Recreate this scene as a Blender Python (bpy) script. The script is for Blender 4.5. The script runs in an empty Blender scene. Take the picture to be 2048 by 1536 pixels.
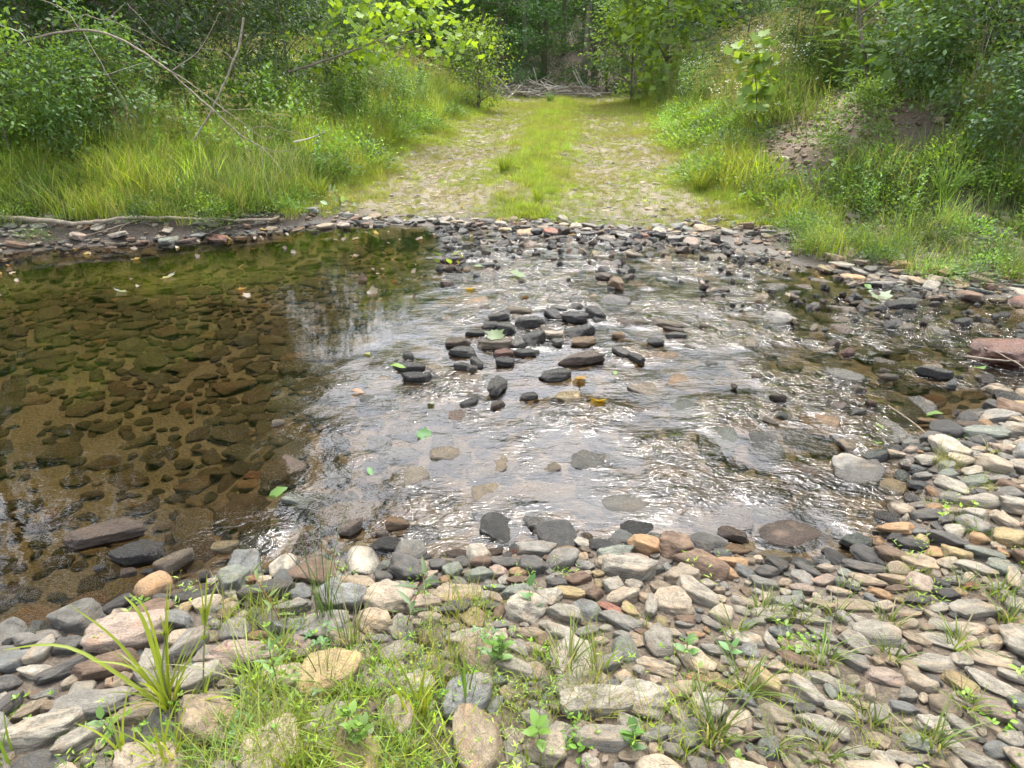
import bpy, bmesh, math, random
import numpy as np
from mathutils import Vector, Matrix
R = math.radians
rng = np.random.default_rng(7)
random.seed(7)
scene = bpy.context.scene
COL = scene.collection

# ------------------------------------------------------------------ camera
F = 1409.0                      # focal length in pixels of the 2048 px wide frame
CAMZ = 1.60
PITCH = R(24.4)
cam_d = bpy.data.cameras.new("camera"); cam = bpy.data.objects.new("camera", cam_d); COL.objects.link(cam)
cam_d.sensor_width = 36; cam_d.lens = 36 * F / 2048
cam.location = (0, 0, CAMZ); cam.rotation_euler = (R(90) - PITCH, 0, 0)
cam_d.clip_start = 0.05; cam_d.clip_end = 2000
cam_d.dof.use_dof = True; cam_d.dof.focus_distance = 3.9; cam_d.dof.aperture_fstop = 11.0
scene.camera = cam

# ------------------------------------------------------------------ sky and sun
SUN_EL, SUN_AZ = R(62), R(12)     # azimuth clockwise from +Y
world = bpy.data.worlds.new("World"); scene.world = world; world.use_nodes = True
wn = world.node_tree.nodes; wl = world.node_tree.links
wn.clear()
w_out = wn.new("ShaderNodeOutputWorld"); w_bg = wn.new("ShaderNodeBackground")
w_sky = wn.new("ShaderNodeTexSky"); w_sky.sky_type = 'NISHITA'; w_sky.sun_disc = False
w_sky.sun_elevation = SUN_EL; w_sky.sun_rotation = SUN_AZ
w_sky.air_density = 1.0; w_sky.dust_density = 4.0; w_sky.ozone_density = 1.0
w_hs = wn.new("ShaderNodeHueSaturation"); w_hs.inputs['Saturation'].default_value = 0.40
w_tc = wn.new("ShaderNodeTexCoord"); w_no = wn.new("ShaderNodeTexNoise"); w_no.inputs['Scale'].default_value = 3.0
w_no.inputs['Detail'].default_value = 5
w_mr = wn.new("ShaderNodeMapRange"); w_mr.inputs[1].default_value = 0.38; w_mr.inputs[2].default_value = 0.62
w_mr.inputs[3].default_value = 2.0; w_mr.inputs[4].default_value = 3.0
w_mx = wn.new("ShaderNodeVectorMath"); w_mx.operation = 'SCALE'
wl.new(w_tc.outputs['Generated'], w_no.inputs['Vector']); wl.new(w_no.outputs[0], w_mr.inputs[0])
wl.new(w_sky.outputs[0], w_hs.inputs['Color']); wl.new(w_hs.outputs[0], w_mx.inputs[0]); wl.new(w_mr.outputs[0], w_mx.inputs['Scale'])
wl.new(w_mx.outputs[0], w_bg.inputs['Color']); w_bg.inputs['Strength'].default_value = 0.15
wl.new(w_bg.outputs[0], w_out.inputs[0])
sun_d = bpy.data.lights.new("sun", 'SUN'); sun = bpy.data.objects.new("sun", sun_d); COL.objects.link(sun)
sun_d.energy = 1.5; sun_d.angle = R(10); sun_d.color = (1.0, 0.93, 0.80)
sd_ = Vector((math.sin(SUN_AZ) * math.cos(SUN_EL), math.cos(SUN_AZ) * math.cos(SUN_EL), math.sin(SUN_EL)))
sun.rotation_euler = sd_.to_track_quat('Z', 'Y').to_euler()
vs = scene.view_settings
vs.view_transform = 'Standard'; vs.look = 'None'; vs.gamma = 1.0; vs.use_curve_mapping = False
vs.exposure = 1.08
scene.render.engine = 'CYCLES'
cy = scene.cycles
cy.use_denoising = True; cy.max_bounces = 10; cy.transparent_max_bounces = 12
cy.diffuse_bounces = 6; cy.glossy_bounces = 3; cy.transmission_bounces = 4
cy.caustics_reflective = False; cy.caustics_refractive = False
cy.sample_clamp_indirect = 6

# ------------------------------------------------------------------ helpers
def ray(px, py):
    x = (px - 1024) / F; y = (768 - py) / F
    return np.array([x, math.cos(PITCH) + y * math.sin(PITCH), -math.sin(PITCH) + y * math.cos(PITCH)])
def at_z(px, py, z=0.0):
    d = ray(px, py); return np.array([0, 0, CAMZ]) + d * (z - CAMZ) / d[2]
def at_Y(px, py, Y):
    d = ray(px, py); return np.array([0, 0, CAMZ]) + d * (Y / d[1])
def project(P):
    P = np.atleast_2d(P); x = P[:, 0]; y = P[:, 1]; z = P[:, 2] - CAMZ
    dep = y * math.cos(PITCH) - z * math.sin(PITCH)
    up = y * math.sin(PITCH) + z * math.cos(PITCH)
    dd = np.where(dep > 0.05, dep, 0.05)
    return 1024 + F * x / dd, 768 - F * up / dd, dep

def _hash(ix, iy, seed):
    h = (ix.astype(np.int64) * 374761393 + iy.astype(np.int64) * 668265263 + seed * 2246822519) & 0xffffffff
    h = ((h ^ (h >> 13)) * 1274126177) & 0xffffffff
    return ((h ^ (h >> 16)) & 0xffffff) / float(0xffffff)
def vnoise(x, y, s=1.0, seed=0):
    x = np.asarray(x, float) * s; y = np.asarray(y, float) * s
    ix = np.floor(x); iy = np.floor(y); fx = x - ix; fy = y - iy
    ux = fx * fx * fx * (fx * (fx * 6 - 15) + 10); uy = fy * fy * fy * (fy * (fy * 6 - 15) + 10)
    a = _hash(ix, iy, seed); b = _hash(ix + 1, iy, seed); c = _hash(ix, iy + 1, seed); d = _hash(ix + 1, iy + 1, seed)
    return (a * (1 - ux) + b * ux) * (1 - uy) + (c * (1 - ux) + d * ux) * uy
def fbm(x, y, s=1.0, o=4, seed=0):
    r = 0; a = 1; t = 0
    for k in range(o):
        r = r + a * vnoise(x, y, s * 2 ** k, seed + k * 17); t += a; a *= .5
    return r / t
def sstep(a, b, x):
    t = np.clip((x - a) / (b - a), 0, 1); return t * t * (3 - 2 * t)
def seg_dist(x, y, pts):
    x = np.asarray(x, float); y = np.asarray(y, float)
    best = np.full(x.shape, 1e9)
    for (ax, ay), (bx, by) in zip(pts[:-1], pts[1:]):
        dx, dy = bx - ax, by - ay; L = dx * dx + dy * dy + 1e-12
        t = np.clip(((x - ax) * dx + (y - ay) * dy) / L, 0, 1)
        best = np.minimum(best, (x - ax - t * dx) ** 2 + (y - ay - t * dy) ** 2)
    return np.sqrt(best)
def inside(x, y, pts):
    x = np.asarray(x, float); y = np.asarray(y, float); r = np.zeros(x.shape, bool)
    n = len(pts)
    for i in range(n):
        ax, ay = pts[i]; bx, by = pts[(i + 1) % n]
        if ay == by: continue
        c = ((ay > y) != (by > y)) & (x < (bx - ax) * (y - ay) / (by - ay) + ax)
        r ^= c
    return r
def sdist(x, y, pts):          # positive outside
    d = seg_dist(x, y, list(pts) + [pts[0]])
    return np.where(inside(x, y, pts), -d, d)

# ------------------------------------------------------------------ lie of the land
w2 = lambda L: [tuple(at_z(a, b)[:2]) for a, b in L]
NEAR = [(-16.0, -0.2), (-7.0, 0.35), (-3.5, 0.95)] + w2([(0, 1285), (130, 1250), (215, 1225), (300, 1200), (420, 1165), (500, 1140),
    (620, 1150), (700, 1140), (790, 1120), (860, 1115), (960, 1112), (1060, 1098), (1180, 1085), (1290, 1080), (1370, 1090), (1450, 1105),
    (1530, 1125), (1620, 1135), (1700, 1120), (1760, 1085), (1800, 1030), (1850, 985), (1830, 940), (1770, 915), (1850, 880), (1930, 850),
    (2048, 790)]) + [(5.0, 3.6), (9.0, 3.2), (16.0, 2.6)]
FAR = [(-16.0, 5.6), (-8.0, 6.2)] + w2([(0, 508), (100, 497), (220, 492), (350, 480), (460, 474), (540, 466), (610, 456), (700, 450),
    (850, 452), (960, 456), (1060, 462), (1200, 470), (1350, 478), (1450, 492), (1520, 512), (1600, 532), (1700, 548), (1760, 562), (1830, 588),
    (1930, 594), (2048, 602)]) + [(5.6, 5.6), (9.0, 5.6), (16.0, 5.2)]
WATER = NEAR + FAR[::-1]
POOL = [(-16.0, 0.2), (-3.5, 1.2)] + w2([(0, 1260), (120, 1215), (260, 1170), (350, 1110), (400, 1040), (455, 980), (530, 900), (560, 850), (640, 800),
    (700, 750), (800, 705), (860, 660), (865, 600), (840, 550), (880, 500), (900, 470), (850, 455), (700, 452), (540, 468), (350, 482), (0, 510)]) + [(-8.0, 6.2), (-16.0, 5.6)]
def track_x(y): return 0.15 + 0.088 * (np.asarray(y, float) - 8.5)
TP_S = [0, .4, 1, 2.5, 4, 7, 14, 22, 28, 34, 40, 60, 100, 300]
TP_Z = [0, .05, .11, .22, .30, .39, .45, .42, .38, .7, 2.2, 5.0, 10, 30]
def H(x, y, full=False):
    x = np.asarray(x, float); y = np.asarray(y, float)
    sd = sdist(x, y, WATER); dn = seg_dist(x, y, NEAR); df = seg_dist(x, y, FAR)
    far = df < dn
    rough = fbm(x, y, 1.3, 4, 3) - .5
    fine = fbm(x, y, 9, 3, 9) - .5
    zn = .015 + .13 * (1 - np.exp(-sd / .8)) + .03 * rough * np.clip(sd, 0, 1) + .012 * fine
    zt = np.interp(sd, TP_S, TP_Z)
    o = x - track_x(y)
    fade = np.clip(sd / 1.0, 0, 1)
    left = sstep(2.0, 5.5, -o) * .45 * sstep(.1, 2.5, sd) + .10 * sstep(-.2, -1.0, x) * sstep(0.02, .30, sd) * sstep(1.5, 3.0, -o)
    right = sstep(2.3, 4.6, o) * .95 * sstep(.7, 3.2, sd)
    rut = (-.05 * (np.exp(-((o - 1.05) / .45) ** 2) + np.exp(-((o + 1.25) / .5) ** 2)) + .03 * np.exp(-(o / .4) ** 2)) * fade
    zf = zt + left + right + rut + (.10 * rough + .02 * fine) * fade + np.maximum(0, sd - 30) * .12 * rough
    land = np.where(far, zf, zn)
    psd = sdist(x, y, POOL)
    pool = sstep(.25, -.45, psd)
    depth = (.055 + .21 * pool) * sstep(-.02, .30, -sd) + .008
    bed = -depth + .02 * fine * sstep(0, .3, -sd)
    w = sstep(-.04, .04, sd)
    z = bed * (1 - w) + land * w
    if full: return z, sd, far, pool, o
    return z
def at_ground(px, py, lift=0.0):
    d = ray(px, py); t = (0 - CAMZ) / d[2] if d[2] < -.01 else 30.
    lo, hi = 0.5, 60.0
    ts = np.concatenate([np.linspace(.8, 12, 900), np.linspace(12, 60, 400)])
    P = np.array([0, 0, CAMZ])[None] + d[None] * ts[:, None]
    below = P[:, 2] < H(P[:, 0], P[:, 1]) + lift
    k = int(np.argmax(below)) if below.any() else -1
    return P[k]

# ------------------------------------------------------------------ mesh builder
class Geo:
    def __init__(s): s.v = []; s.f = []; s.m = []; s.var = []; s.dry = []; s.n = 0
    def add(s, V, Fc, mat=0, var=1.0, dry=0.0):
        V = np.asarray(V, float).reshape(-1, 3); Fc = np.asarray(Fc, int)
        s.v.append(V); s.f.append(Fc + s.n); s.m.append(np.full(len(Fc), mat))
        s.var.append(np.broadcast_to(np.asarray(var, float), (len(V),))); s.dry.append(np.broadcast_to(np.asarray(dry, float), (len(V),)))
        s.n += len(V)
    def mesh(s, name, mats, smooth=True):
        me = bpy.data.meshes.new(name)
        V = np.concatenate(s.v)
        me.vertices.add(len(V)); me.vertices.foreach_set("co", V.ravel())
        tot = np.concatenate([np.full(len(f), f.shape[1]) for f in s.f])
        loops = np.concatenate([f.ravel() for f in s.f])
        me.loops.add(len(loops)); me.loops.foreach_set("vertex_index", loops.astype(np.int32))
        me.polygons.add(len(tot)); st = np.concatenate([[0], np.cumsum(tot)[:-1]])
        me.polygons.foreach_set("loop_start", st.astype(np.int32)); me.polygons.foreach_set("loop_total", tot.astype(np.int32))
        me.polygons.foreach_set("material_index", np.concatenate(s.m).astype(np.int32))
        if smooth: me.polygons.foreach_set("use_smooth", np.ones(len(tot), bool))
        for m in mats: me.materials.append(m)
        a = me.attributes.new("var", 'FLOAT', 'POINT'); a.data.foreach_set("value", np.concatenate(s.var).astype(np.float32))
        a = me.attributes.new("dry", 'FLOAT', 'POINT'); a.data.foreach_set("value", np.concatenate(s.dry).astype(np.float32))
        me.update(calc_edges=True)
        return me
def norm(v): return v / (np.linalg.norm(v, axis=-1, keepdims=True) + 1e-9)
def frames(d, up):
    d = norm(d); s = norm(np.cross(d, up)); n = np.cross(s, d)
    return np.stack([s, d, n], axis=-1)            # columns
def stamp(g, T, Fc, pos, M, size, mat=0, var=None, dry=0.0):
    n = len(pos); k = len(T)
    size = np.broadcast_to(np.asarray(size, float), (n,))
    V = np.einsum('nij,kj->nki', M, T) * size[:, None, None] + pos[:, None]
    Fa = (Fc[None] + (np.arange(n) * k)[:, None, None]).reshape(-1, Fc.shape[1])
    if var is None: var = rng.uniform(.65, 1.3, n)
    g.add(V, Fa, mat, np.repeat(np.broadcast_to(var, (n,)), k), np.repeat(np.broadcast_to(dry, (n,)), k))
def tube(g, path, rad, sides=6, mat=0, var=1.0):
    path = np.asarray(path, float); n = len(path); rad = np.broadcast_to(np.asarray(rad, float), (n,))
    t = norm(np.gradient(path, axis=0)); ref = np.array([.3, .9, .1]) if abs(t[0, 2]) > .8 else np.array([0, 0, 1.])
    M = frames(t, ref)
    a = np.arange(sides) / sides * 2 * np.pi
    V = path[:, None] + rad[:, None, None] * (np.cos(a)[None, :, None] * M[:, None, :, 0] + np.sin(a)[None, :, None] * M[:, None, :, 2])
    i = np.arange(n - 1)[:, None] * sides; j = np.arange(sides)[None]; j2 = (j + 1) % sides
    Fq = np.stack([i + j, i + j2, i + sides + j2, i + sides + j], -1).reshape(-1, 4)
    g.add(V, Fq, mat, var)
    g.add(V[-1], np.arange(sides)[None], mat, var)
def spline(pts, n):
    pts = np.asarray(pts, float); m = len(pts)
    if m == 2: return pts[0] + (pts[1] - pts[0]) * np.linspace(0, 1, n)[:, None]
    t = np.linspace(0, m - 1, n); i = np.clip(t.astype(int), 0, m - 2); u = (t - i)[:, None]
    p0 = pts[np.clip(i - 1, 0, m - 1)]; p1 = pts[i]; p2 = pts[i + 1]; p3 = pts[np.clip(i + 2, 0, m - 1)]
    return .5 * (2 * p1 + (p2 - p0) * u + (2 * p0 - 5 * p1 + 4 * p2 - p3) * u ** 2 + (3 * p1 - p0 - 3 * p2 + p3) * u ** 3)

def link(name, me, parent=None, loc=(0, 0, 0), rot=(0, 0, 0), scl=(1, 1, 1), col=None, **props):
    o = bpy.data.objects.new(name, me); COL.objects.link(o)
    o.location = loc; o.rotation_euler = rot; o.scale = scl
    if parent: o.parent = parent
    if col is not None: o["col"] = [float(c) for c in col]
    for k, v in props.items(): o[k] = v
    return o
def copy_thing(src, loc, rz=0.0, s=1.0, label=None, col=None):
    c = src.copy(); COL.objects.link(c); c.location = loc; c.rotation_euler = (0, 0, rz); c.scale = (s, s, s)
    if label: c["label"] = label
    for ch in src.children:
        k = ch.copy(); COL.objects.link(k); k.parent = c
        if col is not None and "col" in k: k["col"] = [float(v) for v in col]
    return c

# ------------------------------------------------------------------ scatter (for what nobody could count)
def proto_col(name, meshes):
    c = bpy.data.collections.new(name)
    for i, me in enumerate(meshes):
        c.objects.link(bpy.data.objects.new("%s_%03d" % (name, i), me))
    return c
def scatter(name, pcol, P, rot, scl, idx, colr, label, category=None, wet=None, extra=None):
    me = bpy.data.meshes.new(name); n = len(P)
    me.vertices.add(n); me.vertices.foreach_set("co", np.asarray(P, np.float32).ravel())
    def att(nm, ty, arr):
        a = me.attributes.new(nm, ty, 'POINT'); a.data.foreach_set("vector" if ty == 'FLOAT_VECTOR' else "value", np.ascontiguousarray(arr).ravel())
    att("rot", 'FLOAT_VECTOR', np.asarray(rot, np.float32)); att("scl", 'FLOAT_VECTOR', np.asarray(scl, np.float32))
    att("idx", 'INT', np.asarray(idx, np.int32)); att("col", 'FLOAT_VECTOR', np.asarray(colr, np.float32))
    att("wet", 'FLOAT', np.asarray(wet if wet is not None else np.zeros(n), np.float32))
    me.update()
    o = link(name, me, kind='stuff', label=label)
    if category: o["category"] = category
    ng = bpy.data.node_groups.new(name, 'GeometryNodeTree')
    ng.interface.new_socket(name="Geometry", in_out='INPUT', socket_type='NodeSocketGeometry')
    ng.interface.new_socket(name="Geometry", in_out='OUTPUT', socket_type='NodeSocketGeometry')
    N = ng.nodes; L = ng.links
    gi = N.new('NodeGroupInput'); go = N.new('NodeGroupOutput')
    iop = N.new('GeometryNodeInstanceOnPoints'); ci = N.new('GeometryNodeCollectionInfo')
    ci.inputs['Collection'].default_value = pcol; ci.inputs['Separate Children'].default_value = True; ci.inputs['Reset Children'].default_value = True
    def na(nm, ty):
        a = N.new('GeometryNodeInputNamedAttribute'); a.data_type = ty; a.inputs['Name'].default_value = nm; return a.outputs['Attribute']
    e2r = N.new('FunctionNodeEulerToRotation')
    L.new(na('rot', 'FLOAT_VECTOR'), e2r.inputs[0])
    L.new(gi.outputs[0], iop.inputs['Points']); L.new(ci.outputs[0], iop.inputs['Instance'])
    iop.inputs['Pick Instance'].default_value = True
    L.new(na('idx', 'INT'), iop.inputs['Instance Index']); L.new(e2r.outputs[0], iop.inputs['Rotation'])
    L.new(na('scl', 'FLOAT_VECTOR'), iop.inputs['Scale']); L.new(iop.outputs[0], go.inputs[0])
    m = o.modifiers.new("scatter", 'NODES'); m.node_group = ng
    return o

# ------------------------------------------------------------------ materials
def new_mat(name):
    m = bpy.data.materials.new(name); m.use_nodes = True; m.node_tree.nodes.clear()
    return m, m.node_tree.nodes, m.node_tree.links
def attr(N, name, kind='GEOMETRY'):
    a = N.new('ShaderNodeAttribute'); a.attribute_name = name; a.attribute_type = kind; return a
def math_n(N, L, op, a, b=None, c=None):
    m = N.new('ShaderNodeMath'); m.operation = op
    for i, v in enumerate((a, b, c)):
        if v is None: continue
        if isinstance(v, (int, float)): m.inputs[i].default_value = v
        else: L.new(v, m.inputs[i])
    return m.outputs[0]
def mix_c(N, L, f, a, b, mode='MIX'):
    m = N.new('ShaderNodeMix'); m.data_type = 'RGBA'; m.blend_type = mode
    for sock, v in ((m.inputs[0], f), (m.inputs[6], a), (m.inputs[7], b)):
        if isinstance(v, (int, float)): sock.default_value = v
        elif isinstance(v, tuple): sock.default_value = (*v, 1)
        else: L.new(v, sock)
    return m.outputs[2]
def scale_c(N, L, c, s):
    m = N.new('ShaderNodeVectorMath'); m.operation = 'SCALE'
    if isinstance(c, tuple): m.inputs[0].default_value = c
    else: L.new(c, m.inputs[0])
    if isinstance(s, (int, float)): m.inputs['Scale'].default_value = s
    else: L.new(s, m.inputs['Scale'])
    return m.outputs[0]
def rng_n(N, L, v, a, b, c, d):
    m = N.new('ShaderNodeMapRange')
    L.new(v, m.inputs[0])
    for i, x in enumerate((a, b, c, d)): m.inputs[i + 1].default_value = x
    return m.outputs[0]
def noise_n(N, L, vec, scale, detail=3, rough=.5, dist=0.0):
    t = N.new('ShaderNodeTexNoise'); t.inputs['Scale'].default_value = scale; t.inputs['Detail'].default_value = detail
    t.inputs['Roughness'].default_value = rough; t.inputs['Distortion'].default_value = dist
    if vec is not None: L.new(vec, t.inputs['Vector'])
    return t.outputs[0]

def leaf_material(name, trans=.42, gloss=.05, straw=(.34, .31, .17)):
    m, N, L = new_mat(name)
    col = attr(N, 'col', 'INSTANCER').outputs['Color']; var = attr(N, 'var').outputs['Fac']; dry = attr(N, 'dry').outputs['Fac']
    c = scale_c(N, L, col, var); c = mix_c(N, L, dry, c, straw)
    d = N.new('ShaderNodeBsdfDiffuse'); L.new(c, d.inputs[0])
    t = N.new('ShaderNodeBsdfTranslucent'); tc = mix_c(N, L, 1.0, c, (1.25, 1.15, .55), 'MULTIPLY'); L.new(tc, t.inputs[0])
    mx = N.new('ShaderNodeMixShader'); mx.inputs[0].default_value = trans; L.new(d.outputs[0], mx.inputs[1]); L.new(t.outputs[0], mx.inputs[2])
    g = N.new('ShaderNodeBsdfGlossy'); g.inputs['Roughness'].default_value = .5; g.inputs[0].default_value = (.9, .95, 1, 1)
    m2 = N.new('ShaderNodeMixShader'); m2.inputs[0].default_value = gloss; L.new(mx.outputs[0], m2.inputs[1]); L.new(g.outputs[0], m2.inputs[2])
    o = N.new('ShaderNodeOutputMaterial'); L.new(m2.outputs[0], o.inputs[0])
    return m
M_LEAF = leaf_material("leaf", .50, .03)
M_GRASS = leaf_material("grass_blade", .50, .02)
M_PETAL = leaf_material("petal", .3, .02, (.75, .75, .72))
def plain_material(name, c, rough=.8, nscale=30, amp=.35, bump=.3, stretch=(1, 1, 1)):
    m, N, L = new_mat(name)
    tc = N.new('ShaderNodeTexCoord'); mp = N.new('ShaderNodeMapping'); mp.inputs['Scale'].default_value = stretch
    L.new(tc.outputs['Object'], mp.inputs['Vector'])
    n = noise_n(N, L, mp.outputs[0], nscale, 4, .6)
    v = rng_n(N, L, n, .3, .7, 1 - amp, 1 + amp)
    cc = scale_c(N, L, c, v)
    b = N.new('ShaderNodeBsdfPrincipled'); L.new(cc, b.inputs['Base Color']); b.inputs['Roughness'].default_value = rough
    bp = N.new('ShaderNodeBump'); bp.inputs['Strength'].default_value = bump; bp.inputs['Distance'].default_value = .01; L.new(n, bp.inputs['Height']); L.new(bp.outputs[0], b.inputs['Normal'])
    o = N.new('ShaderNodeOutputMaterial'); L.new(b.outputs[0], o.inputs[0])
    return m
M_STEM = plain_material("stem", (.10, .12, .035), .7)
M_RSTEM = plain_material("red_stem", (.20, .07, .03), .6)
M_BARK = plain_material("bark", (.15, .12, .09), .9, 6, .45, .8, (1, 1, .25))
M_PALEBARK = plain_material("pale_bark", (.30, .27, .22), .9, 5, .4, .6, (1, 1, .25))
M_DEADWOOD = plain_material("dead_wood", (.20, .165, .12), .85, 25, .4, .6)
M_DARKWOOD = plain_material("dark_wet_wood", (.06, .045, .035), .5, 25, .4, .6)
M_GREYWOOD = plain_material("weathered_wood", (.46, .42, .36), .9, 14, .3, .5)

def stone_material():
    m, N, L = new_mat("stone")
    loc = attr(N, 'loc').outputs['Vector']; col = attr(N, 'col', 'INSTANCER').outputs['Color']; wetA = attr(N, 'wet', 'INSTANCER').outputs['Fac']
    oi = N.new('ShaderNodeObjectInfo')
    sh = N.new('ShaderNodeVectorMath'); sh.operation = 'ADD'; L.new(loc, sh.inputs[0])
    sc = scale_c(N, L, (17., 31., 23.), oi.outputs['Random']); L.new(sc, sh.inputs[1]); p = sh.outputs[0]
    mp = N.new('ShaderNodeMapping'); mp.inputs['Scale'].default_value = (1.2, 1.2, 9.0); mp.inputs['Rotation'].default_value = (.15, .1, 0); L.new(p, mp.inputs['Vector'])
    big = noise_n(N, L, p, 2.4, 4, .6, .4)
    strata = noise_n(N, L, mp.outputs[0], 2.6, 4, .6, .6)
    fine = noise_n(N, L, p, 26, 4, .75)
    speck = noise_n(N, L, p, 70, 2, .6)
    v = math_n(N, L, 'ADD', rng_n(N, L, big, .3, .7, -.28, .28), rng_n(N, L, fine, .3, .7, -.32, .32))
    sa = rng_n(N, L, oi.outputs['Random'], 0, 1, .05, .42)
    v = math_n(N, L, 'ADD', v, math_n(N, L, 'MULTIPLY', rng_n(N, L, strata, .35, .65, -1, 1), sa))
    v = math_n(N, L, 'ADD', math_n(N, L, 'ADD', v, rng_n(N, L, speck, .35, .65, -.22, .22)), 1.0)
    c = scale_c(N, L, col, v)
    # rusty and lichen patches
    hue = noise_n(N, L, p, 1.7, 3, .5, .3)
    c = mix_c(N, L, rng_n(N, L, hue, .52, .68, 0, .45), c, mix_c(N, L, 1.0, c, (1.25, .92, .62), 'MULTIPLY'))
    li = noise_n(N, L, p, 7, 5, .7)
    c = mix_c(N, L, rng_n(N, L, li, .60, .70, 0, .3), c, (.38, .365, .31))
    dn_ = noise_n(N, L, p, 4.5, 5, .75, .5)
    c = mix_c(N, L, rng_n(N, L, dn_, .52, .68, 0, .42), c, (.10, .078, .052))
    # wet by being in or just above the water
    geo = N.new('ShaderNodeNewGeometry'); sx = N.new('ShaderNodeSeparateXYZ'); L.new(geo.outputs['Position'], sx.inputs[0])
    zz = math_n(N, L, 'ADD', sx.outputs[2], rng_n(N, L, big, .3, .7, -.012, .012))
    wz = rng_n(N, L, zz, .018, .036, 1, 0)
    wet = math_n(N, L, 'MAXIMUM', wz, wetA)
    c = scale_c(N, L, c, rng_n(N, L, wet, 0, 1, 1.0, .38))
    b = N.new('ShaderNodeBsdfPrincipled'); L.new(c, b.inputs['Base Color'])
    L.new(rng_n(N, L, math_n(N, L, 'ADD', wet, math_n(N, L, 'MULTIPLY', math_n(N, L, 'SUBTRACT', fine, .5), 1.0)), 0, 1, .82, .25), b.inputs['Roughness'])
    bp = N.new('ShaderNodeBump'); bp.inputs['Strength'].default_value = .9; bp.inputs['Distance'].default_value = .012
    h = math_n(N, L, 'ADD', math_n(N, L, 'MULTIPLY', fine, .9), math_n(N, L, 'ADD', math_n(N, L, 'MULTIPLY', strata, .7), big))
    L.new(h, bp.inputs['Height']); L.new(bp.outputs[0], b.inputs['Normal'])
    o = N.new('ShaderNodeOutputMaterial'); L.new(b.outputs[0], o.inputs[0])
    return m
M_STONE = stone_material()

def ground_material():
    m, N, L = new_mat("soil")
    c0 = attr(N, 'zone').outputs['Color']
    geo = N.new('ShaderNodeNewGeometry'); p = geo.outputs['Position']
    a = noise_n(N, L, p, 3.0, 5, .6); b_ = noise_n(N, L, p, 22, 5, .7); g = noise_n(N, L, p, 110, 3, .7)
    vor = N.new('ShaderNodeTexVoronoi'); vor.inputs['Scale'].default_value = 55; L.new(p, vor.inputs['Vector'])
    v = math_n(N, L, 'ADD', math_n(N, L, 'ADD', rng_n(N, L, a, .3, .7, .8, 1.15), rng_n(N, L, b_, .3, .7, -.3, .35)), rng_n(N, L, g, .3, .7, -.35, .35))
    c = scale_c(N, L, c0, v)
    c = mix_c(N, L, rng_n(N, L, vor.outputs['Distance'], .0, .45, .28, 0), c, mix_c(N, L, .5, c, (.32, .26, .19)))
    sx = N.new('ShaderNodeSeparateXYZ'); L.new(p, sx.inputs[0])
    wet = rng_n(N, L, math_n(N, L, 'ADD', sx.outputs[2], rng_n(N, L, a, .3, .7, -.03, .03)), .01, .07, 1, 0)
    c = scale_c(N, L, c, rng_n(N, L, wet, 0, 1, 1, .6))
    b = N.new('ShaderNodeBsdfPrincipled'); L.new(c, b.inputs['Base Color'])
    L.new(rng_n(N, L, wet, 0, 1, .95, .55), b.inputs['Roughness'])
    bp = N.new('ShaderNodeBump'); bp.inputs['Strength'].default_value = .9; bp.inputs['Distance'].default_value = .012
    h = math_n(N, L, 'SUBTRACT', math_n(N, L, 'ADD', b_, math_n(N, L, 'MULTIPLY', g, .4)), math_n(N, L, 'MULTIPLY', vor.outputs['Distance'], .7))
    L.new(h, bp.inputs['Height']); L.new(bp.outputs[0], b.inputs['Normal'])
    o = N.new('ShaderNodeOutputMaterial'); L.new(b.outputs[0], o.inputs[0])
    return m
M_GROUND = ground_material()

def water_material():
    m, N, L = new_mat("creek_water")
    rf = attr(N, 'riff').outputs['Fac']; dp = attr(N, 'dep').outputs['Fac']
    geo = N.new('ShaderNodeNewGeometry'); p = geo.outputs['Position']
    mp = N.new('ShaderNodeMapping'); mp.inputs['Rotation'].default_value = (0, 0, R(28)); mp.inputs['Scale'].default_value = (.8, 1.5, 1); L.new(p, mp.inputs['Vector'])
    q = mp.outputs[0]
    n1 = noise_n(N, L, q, 7, 2, .5, 1.0); n2 = noise_n(N, L, q, 19, 2, .55, 1.2); n3 = noise_n(N, L, q, 55, 2, .5, .6)
    rip = math_n(N, L, 'ADD', math_n(N, L, 'MULTIPLY', n1, .0125), math_n(N, L, 'ADD', math_n(N, L, 'MULTIPLY', n2, .0088), math_n(N, L, 'MULTIPLY', n3, .0019)))
    calm = math_n(N, L, 'ADD', math_n(N, L, 'MULTIPLY', noise_n(N, L, q, 5, 1, .5), .0009), math_n(N, L, 'MULTIPLY', noise_n(N, L, q, 26, 2, .5), .00022))
    h = math_n(N, L, 'ADD', math_n(N, L, 'MULTIPLY', rip, rf), calm)
    bp = N.new('ShaderNodeBump'); bp.inputs['Strength'].default_value = 1.0; bp.inputs['Distance'].default_value = 1.0; L.new(h, bp.inputs['Height'])
    fr = N.new('ShaderNodeFresnel'); fr.inputs['IOR'].default_value = 1.5; L.new(bp.outputs[0], fr.inputs['Normal'])
    g = N.new('ShaderNodeBsdfGlossy'); g.inputs['Roughness'].default_value = .02; L.new(bp.outputs[0], g.inputs['Normal'])
    t = N.new('ShaderNodeBsdfTransparent'); L.new(mix_c(N, L, rng_n(N, L, dp, .03, .27, 0, 1), (.74, .69, .58), (.74, .66, .46)), t.inputs[0])
    mx = N.new('ShaderNodeMixShader'); L.new(fr.outputs[0], mx.inputs[0]); L.new(t.outputs[0], mx.inputs[1]); L.new(g.outputs[0], mx.inputs[2])
    o = N.new('ShaderNodeOutputMaterial'); L.new(mx.outputs[0], o.inputs[0])
    return m
M_WATER = water_material()

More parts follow.
